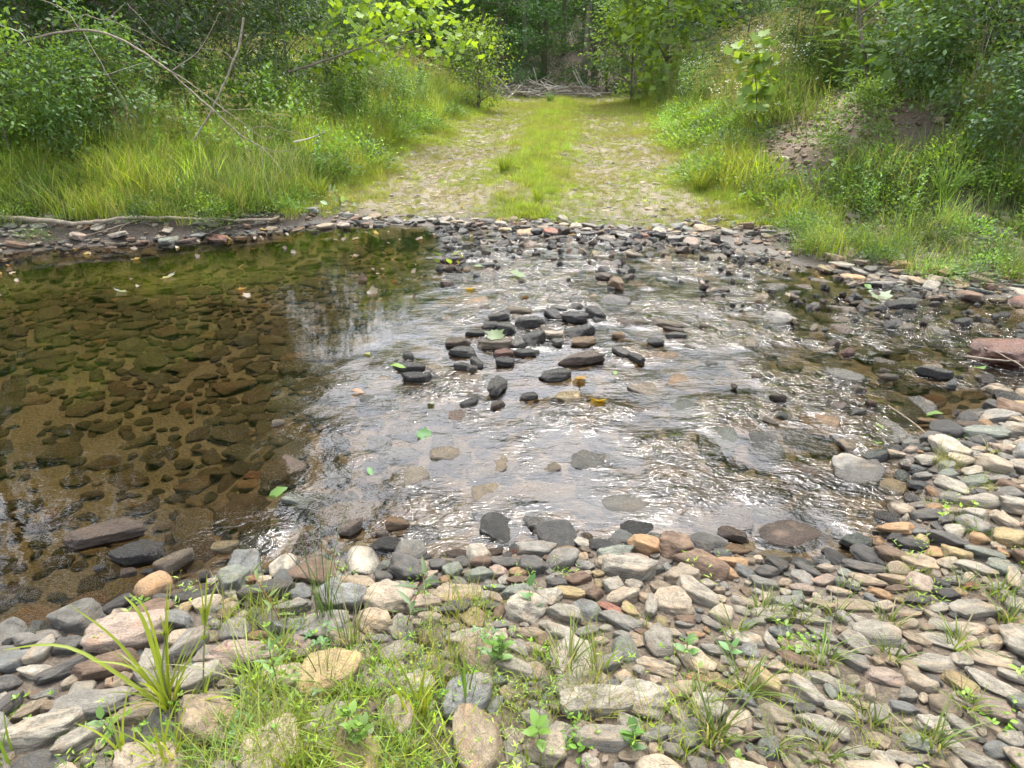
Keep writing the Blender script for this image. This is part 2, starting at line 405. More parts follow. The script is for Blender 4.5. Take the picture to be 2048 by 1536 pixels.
# ------------------------------------------------------------------ ground sheet
def axis(lo, hi, step, far_lo, far_hi, g=1.16):
    a = list(np.arange(lo, hi, step)); s = step; x = a[-1]
    while x < far_hi: s *= g; x += s; a.append(x)
    s = step; x = a[0]; b = []
    while x > far_lo: s *= g; x -= s; b.append(x)
    return np.array(b[::-1] + a)
def grid_mesh(name, xs, ys):
    X, Y = np.meshgrid(xs, ys); nx, ny = len(xs), len(ys)
    i = np.arange(ny - 1)[:, None] * nx; j = np.arange(nx - 1)[None]
    Fq = np.stack([i + j, i + j + 1, i + nx + j + 1, i + nx + j], -1).reshape(-1, 4)
    return X.ravel(), Y.ravel(), Fq
X, Y, Fq = grid_mesh("ground", axis(-5.5, 6.0, .05, -300, 300, 1.10), axis(.6, 10.5, .05, -60, 400, 1.05))
Z, SD, FARM, POOLM, O = H(X, Y, True)
g = Geo(); g.add(np.stack([X, Y, Z], 1), Fq)
me = g.mesh("ground", [M_GROUND])
nz = fbm(X, Y, 1.1, 4, 55)[:, None]; nz2 = fbm(X, Y, 4, 3, 77)[:, None]
def C(*c): return np.array(c)[None]
near = C(.085, .066, .046) * (.75 + .5 * nz)
bank = C(.05, .038, .026) * (.7 + .7 * nz)
trk = C(.165, .14, .095) * (.7 + .6 * nz)
wood = C(.05, .036, .024) * (.7 + .7 * nz)
scarp = C(.20, .145, .105) * (.7 + .6 * nz)
bed = C(.16, .11, .06) * (.65 + .6 * nz2) * (1 - POOLM[:, None]) + C(.088, .068, .040) * (.6 + .8 * nz2) * POOLM[:, None]
w_tr = (sstep(2.8, 2.0, np.abs(O)) * sstep(.2, .8, SD) * sstep(26, 22, SD))[:, None]
farc = bank * (1 - w_tr) + trk * w_tr
w_sc = (sstep(1.2, .4, np.sqrt(((X - 4.4) / 1.2) ** 2 + ((Y - 9.6) / 1.6) ** 2)))[:, None]
farc = farc * (1 - w_sc) + scarp * w_sc
w_wd = sstep(26, 31, SD)[:, None]; farc = farc * (1 - w_wd) + wood * w_wd
land = np.where(FARM[:, None], farc, near); ww = sstep(-.05, .05, SD)[:, None]
zc = bed * (1 - ww) + land * ww
a = me.attributes.new("zone", 'FLOAT_COLOR', 'POINT'); a.data.foreach_set("color", np.concatenate([zc, np.ones((len(zc), 1))], 1).astype(np.float32).ravel())
link("ground", me, kind='structure', label="soil, creek bed, banks, stony track and wooded hillside")

# ------------------------------------------------------------------ water sheet
X, Y, Fq = grid_mesh("water", axis(-4.4, 4.8, .035, -16, 16, 1.15), axis(1.2, 8.2, .035, -.3, 8.5, 1.1))
_, SD, _, POOLM, _ = H(X, Y, True); Zg = H(X, Y)
px, py, _ = project(np.stack([X, Y, 0 * X], 1))
riff = (1 - POOLM)
psd = sdist(X, Y, POOL)
riff = sstep(-.25, .35, psd + .25 * (fbm(X, Y, 3, 3, 5) - .5))
# a smoother lens of water along the near stones, and a calmer corner by the cobble bar
smooth = np.exp(-((px - 1080) / 260) ** 2 - ((py - 1065) / 55) ** 2)
calm2 = np.exp(-((px - 1640) / 190) ** 2 - ((py - 1030) / 95) ** 2)
riff = riff * (1 - .75 * smooth) * (1 - .55 * calm2) * (.32 + 1.6 * sstep(.32, .72, fbm(X, Y, 2.8, 3, 21)))
ca, sa = math.cos(R(-28)), math.sin(R(-28))
U = X * ca - Y * sa; V_ = X * sa + Y * ca
warp = fbm(X, Y, 2.5, 2, 31)
Zw = ((fbm(U + warp * .3, V_ * 1.7, 6.5, 2, 41) - .5) * .012 + (fbm(U, V_ * 1.6, 15, 2, 43) - .5) * .0045) * riff
Zw *= sstep(8.3, 7.4, Y)
g = Geo(); g.add(np.stack([X, Y, Zw], 1), Fq)
me = g.mesh("water", [M_WATER])
a = me.attributes.new("riff", 'FLOAT', 'POINT'); a.data.foreach_set("value", riff.astype(np.float32))
a = me.attributes.new("dep", 'FLOAT', 'POINT'); a.data.foreach_set("value", np.clip(-Zg, 0, .4).astype(np.float32))
link("water", me, kind='structure', label="clear shallow creek water, calm brown pool passing into a bright riffle")

# ------------------------------------------------------------------ stones
def stone_mesh(i, planes, p, flat=0.0, noise_a=.03, sub=4):
    r_ = np.random.default_rng(100 + i)
    bm = bmesh.new(); bmesh.ops.create_icosphere(bm, subdivisions=sub, radius=1.0)
    U = np.array([v.co[:] for v in bm.verts]); Fc = np.array([[v.index for v in f.verts] for f in bm.faces]); bm.free()
    ns = 5 + i % 3; a = np.arange(ns) / ns * 6.283 + r_.uniform(-.45, .45, ns); zt = r_.normal(0, .28, ns)
    side = norm(np.stack([np.cos(a), np.sin(a), zt], 1)); n = np.concatenate([side, norm(r_.normal(size=(planes, 3)))]); d = np.concatenate([r_.uniform(.62, .95, ns), r_.uniform(.80, 1.2, planes)])
    if flat:
        n = np.concatenate([n, norm(np.array([[.08, .05, 1], [-.1, .06, 1], [.05, -.1, -1]]) + r_.normal(size=(3, 3)) * .10)]); d = np.concatenate([d, [flat, flat * 1.1, flat]])
    n = np.concatenate([n, np.eye(3), -np.eye(3)]); d = np.concatenate([d, np.array([.93, .93, 1.1, .93, .93, 1.1])])
    k = np.maximum(U @ n.T, 0) / d[None]
    r = (k ** p).sum(1) ** (-1.0 / p)
    V = U * r[:, None]
    f1 = fbm(U[:, 0] * 1.9 + i * 7.3, U[:, 1] * 1.9 + U[:, 2] * 2.3, 1.4, 4, i) - .5
    f2 = fbm(U[:, 1] * 6 + i * 3.1, U[:, 2] * 6 + U[:, 0] * 5, 1.0, 3, i + 50) - .5
    V *= (1 + noise_a * 3.2 * f1 + noise_a * 1.3 * f2)[:, None]
    lo, hi = V.min(0), V.max(0); V = (V - (lo + hi) / 2) / (hi - lo)
    g = Geo(); g.add(V, Fc); me = g.mesh("stone", [M_STONE])
    a = me.attributes.new("loc", 'FLOAT_VECTOR', 'POINT'); a.data.foreach_set("vector", (V * 1.0).astype(np.float32).ravel())
    return me
STONES = []
for i in range(8): STONES.append(stone_mesh(i, 9, 10, .78, .045))            # rounded
for i in range(8, 18): STONES.append(stone_mesh(i, 4, 26, .62, .080))     # angular slabs
for i in range(18, 26): STONES.append(stone_mesh(i, 6, 20, .72, .080))    # in between
ROUND = list(range(0, 8)); SLAB = list(range(8, 18)); MID = list(range(18, 26))
PCS = proto_col("stone_kinds", STONES)

COLR = dict(pale=(.345, .312, .245), cream=(.40, .33, .235), tan=(.32, .25, .165), orange=(.40, .25, .125), grey=(.235, .22, .185), blue=(.205, .208, .19),
            green=(.20, .215, .17), dark=(.105, .098, .085), black=(.058, .054, .047), brown=(.17, .11, .07), red=(.29, .125, .08), pink=(.35, .25, .19), ochre=(.38, .29, .14),
            silt=(.118, .092, .053), siltg=(.10, .092, .052))
CW = dict(pale="pale grey", cream="cream", tan="tan", orange="orange", grey="mid grey", blue="blue grey", green="greenish grey", dark="dark grey", black="near black",
          brown="brown", red="red brown", pink="pinkish tan", ochre="ochre", silt="silty brown", siltg="silty olive")
COLR['pink'] = (.33, .255, .195)
for k_ in COLR: COLR[k_] = tuple(v * (.80 if not k_.startswith('silt') else .88) for v in COLR[k_])
TILE = dict(A=(0, 1011), B=(680, 1011), C=(1348, 1011), D=(0, 500), E=(680, 500), F=(1348, 500), G=(0, 0), H=(680, 0), I=(1348, 0))
# tile, centre x, y, width, height, tilt, colour, mode (l on land, e half out of the water, u under water), shape, label, short name
S = """
A 620 170 500 120 8 brown e m|long wet brown block of rock half sunk at the pool edge|the half sunk brown block
A 805 295 290 150 5 black e s|wet black slab rising out of the shallow pool beside the sunk brown block|the wet black slab
A 1025 345 190 150 30 tan e r|mottled tan and brown rounded stone sitting half in the shallow water|the mottled half wet stone
A 585 370 70 50 0 dark e r
A 755 395 100 60 0 brown e r
A 870 385 90 40 0 dark e r
A 1320 255 150 90 0 ochre e r|small yellowish stone washed over by a thin film of water near shore|the yellowish washed stone
A 895 515 230 200 5 orange l r|bright orange rounded stone standing at the near edge of the pool|the bright orange stone
A 1365 445 170 160 0 green l m
A 1565 520 300 180 15 black l s|black pointed angular stone like a lump of coal near the rush tuft|the black pointed stone
A 1120 535 220 80 5 black l m
A 690 590 190 100 35 black l s
A 1020 670 250 140 -12 blue l s
A 755 790 430 240 5 pink l m|big cream boulder with pink patches beside the tall yellow sedge|the big cream boulder
A 620 960 380 170 12 brown l m|reddish brown rock wedged under the big cream boulder|the reddish brown rock
A 1095 850 250 200 42 grey l s
A 1440 895 440 180 5 pink l m|broad pinkish tan flat topped boulder with a purple petal in front|the broad pinkish boulder
A 1690 725 250 120 0 blue l s
A 1700 605 220 110 15 grey l s
A 2000 560 310 190 -5 blue l s|large smooth grey green slab behind the thin dark rushes|the smooth grey green slab
A 75 930 190 150 10 blue l r
A 40 1050 150 110 0 dark l m
A 355 975 290 110 25 dark l s|elongated dark striped stone tilted beside the reddish brown rock|the dark striped stone
A 255 870 160 160 60 pale l m
A 150 790 120 80 0 grey l r
A 410 830 160 110 0 dark l s
A 250 1110 150 70 15 grey l m
A 30 1190 140 190 60 dark l m
A 180 1215 200 110 35 tan l s
A 295 1170 130 80 0 tan l r
A 540 1180 420 150 5 grey l m|broad stone pale on one end and dark on the other
A 255 1345 470 170 12 pale l s|largest pale grey slab low among the stones under the sedge|the largest pale slab
A 480 1395 290 180 38 pale l s
A 250 1515 340 100 0 dark l r
A 830 1225 270 110 8 tan l s
A 1150 1040 290 190 25 pale l s
A 1490 765 150 60 0 orange l r
A 1310 640 110 80 0 brown l r
A 1260 720 60 55 0 black l r
A 650 680 130 70 20 brown l m
A 1200 420 70 60 0 dark e r
A 1470 430 80 60 0 red l r
B 60 140 140 120 35 pink e m|pinkish brown rock lapped by fast water above the yellow knobbly stone
B 340 110 140 80 0 orange e r
B 245 165 80 60 0 pink e r
B 290 250 240 110 0 black l m
B 85 270 210 100 0 ochre l m|yellow knobbly quartz stone at the brink of the fast water|the yellow knobbly stone
B 390 390 230 180 -20 dark l m|dark stone with a pale lichened face beside the willowy sprig
B 105 460 230 100 -8 tan l r|flat ochre tan slab lying just behind the smooth grey green slab
B 690 300 140 80 0 brown e r
B 830 335 130 90 10 brown l r
B 905 285 90 70 0 brown e r
B 1010 290 120 60 0 red e r
B 970 345 180 70 0 dark l m
B 1150 258 220 100 -5 grey l s
B 1135 365 160 130 -10 dark l m
B 1295 325 190 150 15 grey l r|smooth two toned grey stone at the water line among brown ones|the smooth two toned stone
B 810 410 170 100 10 green l m
B 580 350 120 80 0 dark l m
B 660 385 130 100 0 green l m
B 1055 395 120 80 10 orange l r
B 1040 440 140 60 0 brown l s
B 905 475 140 60 0 green l s
B 1040 515 210 110 5 green l s
B 915 545 90 90 -45 tan l r
B 540 450 80 80 0 dark l m
B 630 467 80 50 0 tan l r
B 690 525 310 80 3 tan l s
B 670 605 210 100 0 dark l s
B 870 592 170 60 -5 dark l m
B 470 580 250 110 5 pink l m|cream and pink stone under the drooping willowy leaves|the cream and pink stone
B 1345 510 180 75 -5 ochre l s|yellow topped flat stone beside the little round brown cobble
B 1390 430 170 80 5 brown l m
B 1270 455 120 80 0 dark l m
B 1490 515 110 105 0 brown l r|round brown cobble with a dull smooth skin|the round brown cobble
B 1600 485 130 110 0 pale l m
B 1655 540 190 120 15 cream l m|chunky cream stone beside the thin brick red one|the chunky cream stone
B 1585 600 180 45 -27 red l m|thin brick red shard lying between cream stones|the brick red shard
B 1690 380 310 170 -15 pale l s|large weathered grey angular stone with a creamy top at the shore|the large weathered stone
B 1610 278 210 80 3 green l s
B 1775 245 180 140 -20 orange l m|wet orange brown squarish stone against the bright water|the wet orange squarish stone
B 1545 222 110 40 0 red e r
B 1510 400 70 50 0 ochre l r
B 1820 605 130 120 65 pale l m
B 1640 670 280 100 -20 grey l s
B 1310 635 240 130 -12 pale l s
B 1290 745 190 110 -15 pale l m
B 1115 748 180 80 -5 tan l r
B 1440 742 150 80 15 grey l m
B 950 690 130 60 0 grey l m
B 1530 790 110 60 10 cream l r
B 1655 770 110 90 -30 grey l m
B 1140 840 150 90 -15 cream l m
B 1020 950 290 130 -18 pale l s|pale flat stone lying alone among the low leafy weeds|the pale stone among weeds
B 640 880 130 90 15 grey l m
B 490 780 160 110 -30 brown l m
B 1580 925 190 120 20 grey l m
B 1850 950 260 90 -18 cream l s
B 1515 1155 440 200 5 pale l s|largest flat pale stone with a bluish patch between weeds and cobbles|the large bluish patched stone
B 1960 1090 180 110 0 pink l m
B 1200 1430 260 210 -10 cream l m
B 1555 1365 370 170 3 pale l r|creamy stone banded with grey below the large bluish patched stone|the banded creamy stone
B 1850 1350 210 110 10 grey l r
B 1940 745 130 70 -10 cream l m
B 2015 690 110 60 0 grey l s
B 240 780 150 60 10 grey l s
B 1160 1180 130 80 0 grey l m
B 1410 305 80 70 0 tan l r
B 1435 355 110 70 0 grey l m
C 150 370 320 180 -22 brown l r|large smooth dark brown boulder at the near water line|the smooth dark boulder
C 145 535 330 140 -28 pale l s|big grey striped slab tilted below the smooth dark boulder|the grey striped slab
C 350 175 200 80 -25 brown e m|brown rock poking out of the bright rippled water|the brown rock in ripples
C 345 260 200 60 -5 orange e r
C 330 325 210 70 -12 orange l r
C 300 390 170 90 -40 orange l r
C 585 300 220 70 -10 ochre e r|smooth yellow brown stone awash at the water line|the yellow brown awash stone
C 545 385 150 80 0 dark l r
C 525 465 190 80 -10 grey l s
C 785 375 170 60 -30 dark l s
C 895 362 110 60 -8 cream l r
C 1120 358 290 60 -10 dark l s|long thin dark blade of slate beside the orange cobbles|the long dark slate
C 1065 225 170 110 -8 green e s|flat grey green stone standing clear in shallow brown water|the clear standing grey stone
C 1300 138 220 90 -3 orange l r|bright orange tan smooth cobble on the water line of the cobble bar|the orange tan cobble
C 1275 305 180 110 -20 brown l s
C 1390 240 210 90 -15 black l m
C 1295 192 90 50 0 black l r
C 1450 205 90 80 0 ochre l r
C 1600 205 230 100 -20 dark l s
C 1655 290 150 90 -15 ochre l m
C 1480 60 180 70 0 dark l s
C 1600 85 150 70 15 dark l s
C 1795 198 100 80 -10 orange l r
C 1815 290 210 90 -12 green l s
C 1760 372 240 90 -18 pale l s
C 1625 30 150 45 0 tan l r
C 1285 432 200 75 -12 tan l r
C 1310 485 150 50 0 brown l m
C 1135 445 220 70 -12 tan l r
C 1215 515 160 60 -12 orange l s
C 880 447 160 70 5 pink l m
C 745 495 140 75 -10 pink l m
C 540 543 90 70 5 cream l r
C 965 503 140 60 -15 cream l r
C 1050 492 100 50 -30 black l m
C 660 565 190 80 -5 grey l m
C 850 572 180 70 -20 tan l s
C 1060 590 230 50 0 tan l s
C 1235 590 130 70 0 cream l m
C 1425 560 160 60 0 dark l s
C 1595 525 150 75 -5 black l m|wet black angular stone amid pale cobbles|the wet black angular stone
C 1570 455 100 60 -15 black l m
C 1680 440 170 50 0 grey l s
C 1545 610 140 70 12 pale l m
C 1755 615 270 120 0 pale l m|big pale rounded block of a stone on the cobble bar|the big pale block
C 1375 625 140 45 0 tan l r
C 445 580 170 60 -8 pink l m
C 565 635 240 100 3 pale l s|pale flat stone with grass sprouting along its lower edge|the pale stone with grass
C 790 655 190 75 0 pale l m
C 215 680 160 70 -35 grey l s
C 425 690 150 50 20 green l m
C 565 800 110 110 -60 pale l m
C 125 755 110 60 5 orange l r
C 295 770 90 40 0 cream l m
C 240 855 180 80 -15 grey l m
C 870 742 220 60 -30 grey l s
C 765 835 130 80 0 pale l m
C 800 765 140 45 0 grey l m
C 1110 680 170 60 -15 pale l m
C 1000 725 110 70 10 tan l m
C 1300 700 190 50 0 tan l s
C 1415 785 180 80 -25 tan l s
C 1575 795 280 60 -22 pale l s
C 1725 712 240 40 -3 cream l s
C 1865 815 190 110 20 cream l m
C 1295 855 150 60 -10 pale l m
C 1035 895 270 110 -32 grey l s|long grey slab slanting through the middle of the cobble bar|the long slanting grey slab
C 715 905 240 80 -20 brown l r|smooth dull brown stone lying flat among pale cobbles|the dull brown stone
C 475 935 140 60 0 pale l m
C 600 945 110 80 0 cream l m
C 525 1050 220 190 -40 ochre l m|ochre mottled squarish stone in the cobble bar|the ochre mottled stone
C 880 1000 210 60 -3 pale l m
C 780 1085 280 130 -40 pale l m|large speckled pale stone slanting beside the ochre mottled stone|the speckled slanting stone
C 1260 1010 280 90 -8 pink l s|mauve tinted flat slab with a paler broken edge|the mauve slab
C 1430 1045 170 150 -25 cream l m
C 1530 925 280 110 -3 pale l r|smooth pale blue and cream stone on the cobble bar|the smooth blue and cream stone
C 1865 900 360 60 -14 cream l s
C 1880 1055 360 70 -32 pale l s
C 1000 1070 190 60 -10 grey l m
C 1145 1095 120 100 60 cream l m
C 1110 1160 130 50 -10 tan l m
C 1000 1205 220 130 -15 pale l m|rounded pale grey block in the lower part of the cobble bar|the rounded pale block
C 1350 1192 190 80 -10 blue l m
C 850 1270 290 110 -18 pale l s
C 820 1350 160 80 -30 blue l s
C 505 1290 90 50 -20 pale l m
C 645 1305 70 40 0 cream l r
C 1360 1267 100 45 0 cream l r
C 1680 1295 190 110 -45 pale l s
C 1830 1275 220 70 -38 cream l s
C 1985 1370 160 110 0 pale l m
C 1100 1425 150 65 0 pale l m
C 1325 1485 230 90 -10 pale l s
C 905 1492 200 80 -20 cream l s
C 775 1475 130 80 -45 cream l m
C 480 1492 150 100 -35 tan l m
C 365 1512 100 80 0 grey l m
C 185 1450 120 80 -30 pale l m
C 1780 1500 300 90 -18 pale l s
C 1550 1512 150 60 -10 tan l m
C 85 1085 210 110 -8 cream l m
C 150 1010 170 65 -15 orange l m
C 305 1062 150 55 -25 orange l m
C 400 1135 150 110 -20 blue l m
C 355 1350 130 110 20 cream l m
C 1985 440 120 130 40 cream l m
C 2000 590 100 100 0 pale l m
C 70 665 140 70 -5 brown l m
C 1890 480 130 60 0 pale l m
C 1740 470 90 50 0 red l m
C 1780 545 110 40 0 brown l m
C 1950 870 120 60 -15 cream l m
C 1560 450 80 50 -10 dark l m
C 1900 720 100 60 0 tan l r
C 660 1130 150 60 -15 grey l m
C 760 1190 140 60 0 dark l m
E 1245 500 130 50 3 cream e m|small cream stone bright among black wet stones of the midstream pile|the cream midstream stone
E 690 550 160 65 -5 brown e m|reddish brown wet stone at the upstream tip of the midstream pile|the reddish midstream stone
E 905 558 210 85 3 tan e s|flat topped grey and tan stone in the midstream pile|the flat topped midstream stone
E 720 600 170 65 -5 dark e m
E 955 610 115 60 3 red e m
E 965 662 110 65 -3 black e m
E 800 665 120 65 -30 dark e s
E 715 685 100 50 0 dark e m
E 1090 607 150 45 0 dark e m
E 1410 645 290 95 8 brown e s|largest flat brownish slab at the downstream end of the midstream pile|the midstream brown slab
E 1260 740 190 80 5 dark e m|dark wedge of rock standing in the current below the brown slab|the dark wedge of rock
E 1650 600 160 50 -18 grey e s
E 1730 640 120 70 -30 dark e s
E 1425 545 140 60 0 orange e m
E 1130 530 130 105 20 black e m
E 1040 555 90 60 0 grey e m
E 1275 547 70 50 0 grey e m
E 1400 487 190 80 10 black e m
E 1110 430 170 85 0 black e m
E 970 465 110 90 -20 dark e m
E 790 490 110 40 0 dark e s
E 880 447 100 50 0 dark e m
E 930 395 130 50 0 dark e m
E 1250 380 130 60 -15 dark e s
E 1375 405 120 80 -10 black e m
E 1490 378 110 80 -15 black e m
E 1045 352 170 40 -5 tan e r
E 400 622 80 50 -20 dark e s
E 405 690 190 60 0 dark e s|flat dark stone with a lime green leaf caught on it
E 445 750 170 60 -3 black e m
E 925 800 120 150 70 dark e s|upright triangular dark stone splitting the current alone|the upright triangular stone
E 1105 860 110 45 5 dark e m
E 920 912 100 50 20 brown e m
E 760 895 140 35 15 dark e s
E 650 918 140 45 -15 brown u m
E 460 845 110 50 10 pale u m
E 390 880 80 50 0 orange u r
E 1625 500 80 40 0 orange e m
E 1760 425 100 30 0 tan e m
E 1915 437 200 45 -8 tan e m|long tan wet stone in the small gravel bar midstream|the long tan wet stone
E 1950 472 130 35 -5 brown e m
E 1965 502 120 40 0 grey e m
E 1845 540 100 50 0 dark e m
E 1620 205 120 90 -45 orange e m|orange red rock jutting out of the far riffle|the orange red riffle rock
E 1540 160 80 50 -10 brown e m
E 740 118 45 32 0 orange e r
E 650 60 150 40 0 black e m|black stone at the head of the riffle where a leafy seedling grows|the black stone with seedling
E 640 110 80 40 0 brown e m
F 1960 620 400 190 -3 red e s|large brick red block of rock at the edge of the stream|the brick red block
F 1335 318 190 50 0 black e s|thin flat slate grey stone standing out of the far shallows|the thin slate stone
F 1570 125 120 65 -3 ochre l r|bright yellow ochre stone alone on the far gravel shore|the bright ochre stone
F 1525 725 170 90 -20 dark e s
F 1630 790 120 55 20 blue e s
F 1955 890 130 150 70 black e r|rounded black rock standing upright under the brick red block|the upright black rock
F 1115 750 90 60 15 dark u m
F 1290 865 240 80 -15 grey u m
F 1175 1215 200 80 12 blue e s|blue grey slab at the water line with a lime leaf on top|the blue grey leaf slab
F 1300 1190 90 45 -10 cream l r
F 1385 1168 90 45 0 pink l r
F 1530 1112 190 80 0 dark l m
F 1630 1022 150 60 -15 brown l m
F 1490 1000 115 32 -5 orange e r
F 1845 1080 280 85 -3 green l s|big olive grey flat stone below the upright black rock
F 1715 1140 190 60 -15 dark l s
F 1685 1232 135 80 -5 cream l r
F 1880 1262 190 110 -25 cream l m
F 1920 1172 110 70 0 pink l m
F 1600 1312 190 55 10 green l m
F 1770 1355 200 50 5 green l s
F 1965 1390 130 75 -30 brown l r
F 1450 1380 160 45 -5 blue e s
F 1290 1480 120 50 -10 cream e r|cream oval pebble wet at the tip of the cobble bar
F 1790 1480 240 90 -5 pale l s
F 1625 1503 160 50 -3 tan l r
F 1380 1490 80 40 0 dark e m
F 1090 1480 210 50 15 orange u r
F 805 310 50 80 60 dark e m
F 720 105 110 65 -20 black l m
F 800 62 120 38 0 red l m|flat red stone on the rim of the far gravel bank
F 600 70 150 75 -30 brown l m
F 700 75 70 75 45 dark l m
D 390 1410 270 90 8 tan u s|flaked tan slab lying alone on the sandy pool bed|the flaked tan slab
D 905 1080 120 50 12 orange u m|orange stone bright on the brown pool bed|the orange pool stone
D 610 920 100 35 8 orange u r
D 985 990 120 70 -10 red u m
D 270 1325 180 110 -8 silt u m
D 100 1390 170 80 12 silt u m
D 620 1110 160 100 -10 silt u r
D 1180 1030 120 50 8 tan u r
D 105 1095 220 60 5 silt u s
D 160 1175 260 100 15 tan u s|long slab with an orange stain under the water of the pool|the orange stained slab
D 430 780 200 100 0 siltg u m
D 200 950 440 130 5 siltg u s|broadest flat silt covered slab in the still pool|the broadest silty slab
D 440 560 170 60 0 ochre u m|yellow green algae tinged stone deep in the pool|the yellow tinged pool stone
D 560 1160 130 50 5 silt u r
D 1000 1350 160 60 30 silt u m
D 1210 1400 110 45 10 orange u r
D 940 1290 160 80 -25 silt u m
D 1280 1240 90 60 0 silt u r
D 670 1160 90 50 25 tan u m
D 640 960 100 40 -5 orange u r
D 620 1475 190 80 12 siltg u m
D 1020 1480 170 50 30 orange u s
I 1180 1462 130 50 -5 tan l r|long tan stone at the foot of the overgrown bank
I 650 1440 160 80 -3 pale l m|grey and white banded rock in the far stone heap|the banded heap rock
I 790 1320 140 55 -5 blue l m|whitish blue rock on top of the far stone heap|the whitish blue rock
I 800 1265 110 45 0 blue l m
I 620 1308 120 50 10 grey l s
I 480 1440 140 75 -15 brown l m
I 910 1370 80 55 -30 blue l m
I 1015 1440 110 50 -25 grey l s
I 860 1480 110 55 0 green l s
I 955 1390 70 40 10 pale l m
I 730 1385 120 35 0 grey l s
I 680 1330 100 45 25 tan l s
I 840 1430 80 30 0 cream l m
I 300 1395 80 35 0 pink l r
I 120 1400 70 40 0 pale l m
G 845 1250 90 60 -15 tan l m|upright tan rock against the grass of the far bank|the upright tan rock
G 785 1332 190 35 3 tan l s|flat tan slab lying under the long driftwood pole
G 1060 1285 130 30 0 brown l m
G 1460 1235 60 50 0 orange l r|small orange stone on the far shore near the driftwood tip
G 1080 1340 80 30 0 orange l r
G 360 1365 100 55 -10 pink l m
G 1620 1230 80 50 20 pale l m
G 1720 1280 120 50 0 dark l m
G 1900 1265 90 40 0 grey l m
H 630 1080 65 45 10 pale l m|single pale block sitting in the stony wheel rut|the pale rut block
H 850 1360 90 55 -5 black l m|black wet stone at the far water line by the leaf litter|the black far shore stone
H 710 1345 100 35 5 blue e s
H 500 1310 80 35 0 dark l m
H 350 1320 90 30 0 blue l m
H 670 1330 80 35 0 grey l m
"""
stones = []           # dict(x,y,z,w,l,t,yaw,tx,ty,mesh,col,wet,colk,label,short,px,py,area)
circles = []
def grid_add(G, c, cell=.25):
    G.setdefault((int(math.floor(c[0] / cell)), int(math.floor(c[1] / cell))), []).append(c)
CG = {}
def clash(x, y, r, k, cell=.25):
    ix, iy = int(math.floor(x / cell)), int(math.floor(y / cell)); m = 2
    for i in range(ix - m, ix + m + 1):
        for j in range(iy - m, iy + m + 1):
            for (a, b, q) in CG.get((i, j), ()):
                if (a - x) ** 2 + (b - y) ** 2 < ((r + q) * k) ** 2: return True
    return False
for ln in S.strip().splitlines():
    a, *lab = ln.split('|'); t, cx, cy_, w, h, rot, ck, mode, shp = a.split()
    cx, cy_, w, h, rot = map(float, (cx, cy_, w, h, rot))
    ox, oy = TILE[t]; k = 700 / 2048; px = ox + cx * k; py = oy + cy_ * k; w *= k; h *= k
    if mode == 'l': P = at_ground(px, py, .012)
    elif mode == 'e': P = at_z(px, py, .005)
    else: P = at_ground(px, py, .02)
    dist = np.linalg.norm(P - np.array([0, 0, CAMZ])); dep = project(P)[2][0]
    sc = F / dep; el = math.asin((CAMZ - P[2]) / dist); W = w / sc; Hm = h / sc
    th = math.radians(rot)
    tt = min(.62 * Hm, .55 * W, .20) * (1.15 if mode == 'e' else 1.0)
    if mode == 'u': tt *= .6
    hh = max(Hm - tt * math.cos(el) * .75, Hm * .35) / math.sin(el)
    yaw = math.atan(math.tan(th) / math.sin(el)) if abs(rot) < 80 else th
    Wl = W; Ll = min(max(hh, .42 * W), 1.25 * W)
    if abs(yaw) > .25:     # footprint of a turned slab: keep the picture's bounding size
        q = .5 + .5 * math.cos(2 * yaw); big = math.hypot(W, hh) * .88; Ll = max(min(W, hh) * (.55 + .3 * q), .4 * big); Wl = big if W > hh * .8 else max(W, big)
        Ll = min(Ll, Wl)
    Wl *= 1.06; Ll *= 1.06
    if mode == 'e': z = P[2] + .08 * tt; z = min(z, .5 * tt - .005)
    elif mode == 'l': z = H(P[0], P[1]) + tt * (.30 if py < 1230 or px < 700 else .12)
    else: z = H(P[0], P[1]) + tt * .3
    pool_ = {'r': ROUND, 's': SLAB, 'm': MID}[shp]
    col = np.array(COLR[ck]) * rng.uniform(.92, 1.08)
    stones.append(dict(x=P[0], y=P[1], z=float(z), w=Wl, l=Ll, t=tt * (1.18 if mode == 'e' else 1.25), yaw=yaw + (math.pi if rng.random() < .5 else 0), tx=rng.normal() * .06, ty=rng.normal() * .06,
                       m=int(rng.choice(pool_)), col=col, wet=1.0 if (mode == 'e' and ck != 'cream') else 0.0, ck=ck, shp=shp, mode=mode, label=lab[0] if lab else None,
                       short=lab[1] if len(lab) > 1 else None, px=px, py=py, area=w * h, given=True, zone={'l': 'shore', 'e': 'riffle', 'u': 'pool'}[mode]))
    grid_add(CG, (P[0], P[1], .5 * math.sqrt(Wl * Ll)))

